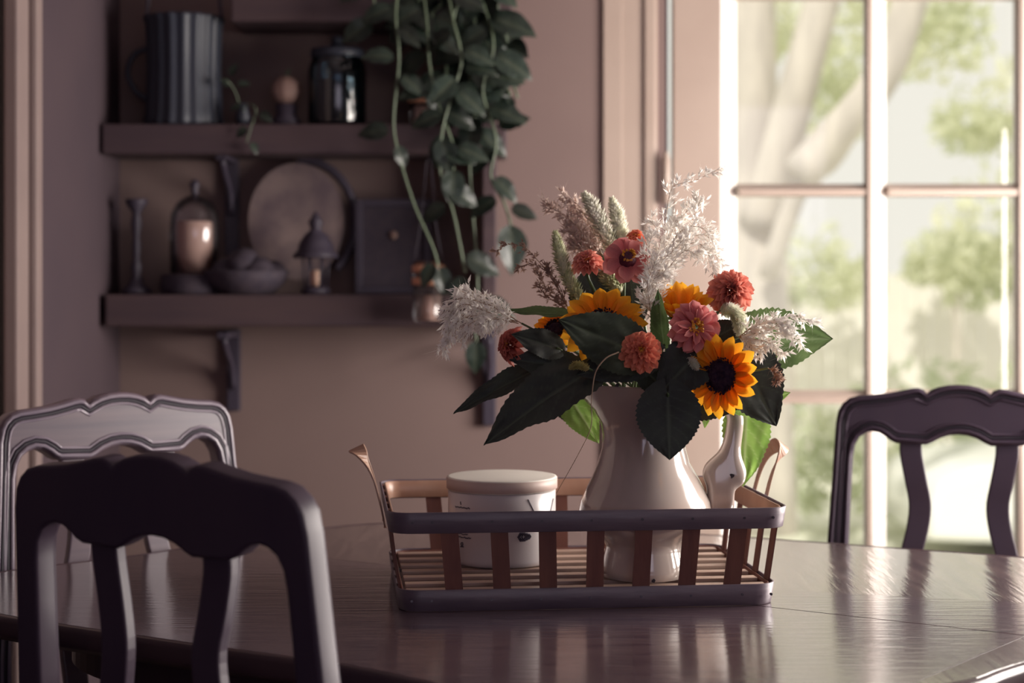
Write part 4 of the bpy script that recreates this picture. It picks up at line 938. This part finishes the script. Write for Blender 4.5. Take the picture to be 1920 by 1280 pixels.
# warm-coloured glass and copper pots at shelf ends
t = thing('copper_votive', 'small warm-toned glass votive at the right end of the middle shelf', 'candle holder', shz(790, zU, 4.38))
lathe('votive_glass', [(.001,0),(.027,0),(.030,.006),(.032,.06),(.029,.06),(.027,.01),(.001,.006)], M['clearglass'], t, 24)
lathe('wax', [(.001,.008),(.025,.008),(.026,.045),(.001,.046)], M['candle'], t, 20)
lathe('metal_rim', [(.031,.055),(.034,.056),(.034,.063),(.031,.064)], M['copper'], t, 24)
hz0 = W(0,606,4.30).z
t = thing('hanging_copper_cup', 'copper-banded glass cup hanging in front of the lower shelf', 'candle holder', (W(803,0,4.30).x, 4.30, hz0))
ch_ = sp_(112)
lathe('cup_glass', [(.001,0),(.034,0),(.038,.01),(.040,ch_*.6),(.036,ch_*.6),(.034,.012),(.001,.006)], M['clearglass'], t, 24)
lathe('wax', [(.001,.009),(.032,.009),(.034,ch_*.45),(.001,ch_*.46)], M['candle'], t, 20)
for z in (ch_*.62, ch_*.82): lathe('copper_band', [(.036,z),(.042,z+.001),(.042,z+.018),(.036,z+.019)], M['copper'], t, 28)
lathe('upper_glass', [(.036,ch_*.62),(.039,ch_*.63),(.038,ch_),(.034,ch_),(.035,ch_*.64)], M['clearglass'], t, 24)
tube('hanging_wire', [(-.038,0,ch_*.95),(-.02,.0,ch_+.09),(0,.03,W(0,290,4.33).z-hz0),(.02,0,ch_+.09),(.038,0,ch_*.95)], .0012, M['iron'], t, 24, 5)
# potted trailing plant on the top shelf, vines hanging down
pp = thing('trailing_pothos', 'trailing potted vine on the top shelf with leaves hanging past both shelves', 'plant', shz(800, zT, 4.45))
lathe('pot', [(.001,0),(.055,0),(.06,.01),(.075,.11),(.082,.112),(.082,.13),(.074,.13),(.070,.105),(.001,.10)], M['terra'], pp, 32)
lathe('soil', [(.001,.10),(.069,.101),(.001,.112)], M['soil'], pp, 20)
d1 = 4.24
vine_plant(pp, M['pothos'], [
  ([(800,-40,4.40),(760,-60,4.3),(742,20,d1),(748,110,d1),(738,220,d1),(745,280,d1),(775,380,d1),(810,460,d1),(822,500,d1)], [(.25,-1,-.4,1.0),(.3,.6,-.5,.9),(.38,-1,.1,1.0),(.42,.7,-.5,.9),(.55,-1,-.1,.95),(.6,.4,-1,.7),(.98,.3,-1,.9),(.95,-.4,-.7,.8)]),
  ([(810,-40,4.40),(830,-50,4.3),(850,40,d1),(865,110,d1),(850,170,d1),(830,240,d1),(825,320,d1),(850,400,d1),(872,510,d1)], [(.2,1,-.3,1.1),(.28,-.8,-.5,1),(.35,1,-.4,1),(.42,1,-.1,1),(.45,-.7,-.7,1.1),(.5,.8,-.6,1.1),(.58,-.9,-.3,1),(.66,.2,-1,1.1),(.7,1,-.2,1),(.8,1,-.5,1.05),(.85,-.7,-.4,.9),(.97,1,-.4,1.2),(1,-.3,-.8,.9)]),
  ([(820,-40,4.40),(870,-60,4.3),(910,20,4.3),(925,90,4.28),(905,170,4.28),(930,260,4.28),(920,330,4.28),(945,380,4.28),(960,430,4.28)], [(.2,1,.1,1.3),(.28,1,-.3,1.5),(.32,-.9,-.5,1),(.4,1,-.6,1.3),(.46,.9,-.1,1.1),(.5,-1,-.3,1.1),(.55,1,-.3,1.2),(.6,.9,.3,1),(.66,-.7,-.7,1),(.75,.8,-.7,1),(.85,-1,-.5,1),(.98,.1,-1,1.5),(.9,.9,-.2,.9)]),
  ([(800,-40,4.40),(790,-50,4.3),(800,40,4.26),(805,120,4.25),(820,190,4.25),(848,270,4.25),(850,320,4.25)], [(.3,-1,-.5,1.1),(.38,.9,-.5,1),(.45,-.8,-.7,1.2),(.55,.3,-1,1.2),(.62,-1,-.2,1.0),(.7,.9,-.4,1.1),(.78,-.4,-1,1.1),(.85,1,-.3,1),(.98,0,-1,1.1)]),
  ([(790,-40,4.40),(720,-60,4.3),(700,10,4.28),(705,40,4.27)], [(.5,-1,-.4,1.1),(.7,.8,-.3,1),(.95,-.9,-.6,1.1),(.85,.9,.2,1)]),
  ([(830,-40,4.40),(880,-40,4.35),(890,60,4.3),(880,140,4.3),(890,220,4.3),(880,300,4.3),(895,520,4.3),(890,600,4.3),(893,640,4.3)], [(.3,-.9,-.3,1.3),(.36,.9,-.5,1.4),(.42,-.9,-.6,1.2),(.47,1,-.2,1.3),(.5,-.2,-1,1.2),(.55,.9,-.6,1.2),(.6,-1,-.2,1.2),(.98,0,-1,1),(.8,1,-.5,1.2)]),
], 9, .075)
rl = random.Random(5); bushy = []
for k in range(9):
    x0 = 770+k*22; pth = [(810,-40,4.40)]
    ln = rl.choice((150, 230, 300, 260)) if k > 2 else 90
    for j in range(5): pth.append((x0+rl.uniform(-18,18)+(j*4 if k > 4 else 0), -50+ln*j/4+rl.uniform(-10,10), 4.33+rl.uniform(-.03,.06)))
    bushy.append((pth, [(.25+.75*i/8+rl.uniform(-.03,.03), rl.choice((-1,1))*rl.uniform(.3,1), -rl.uniform(.1,1), rl.uniform(.9,1.5)) for i in range(9)]))
vine_plant(pp, M['pothos'], bushy, 12, .07)
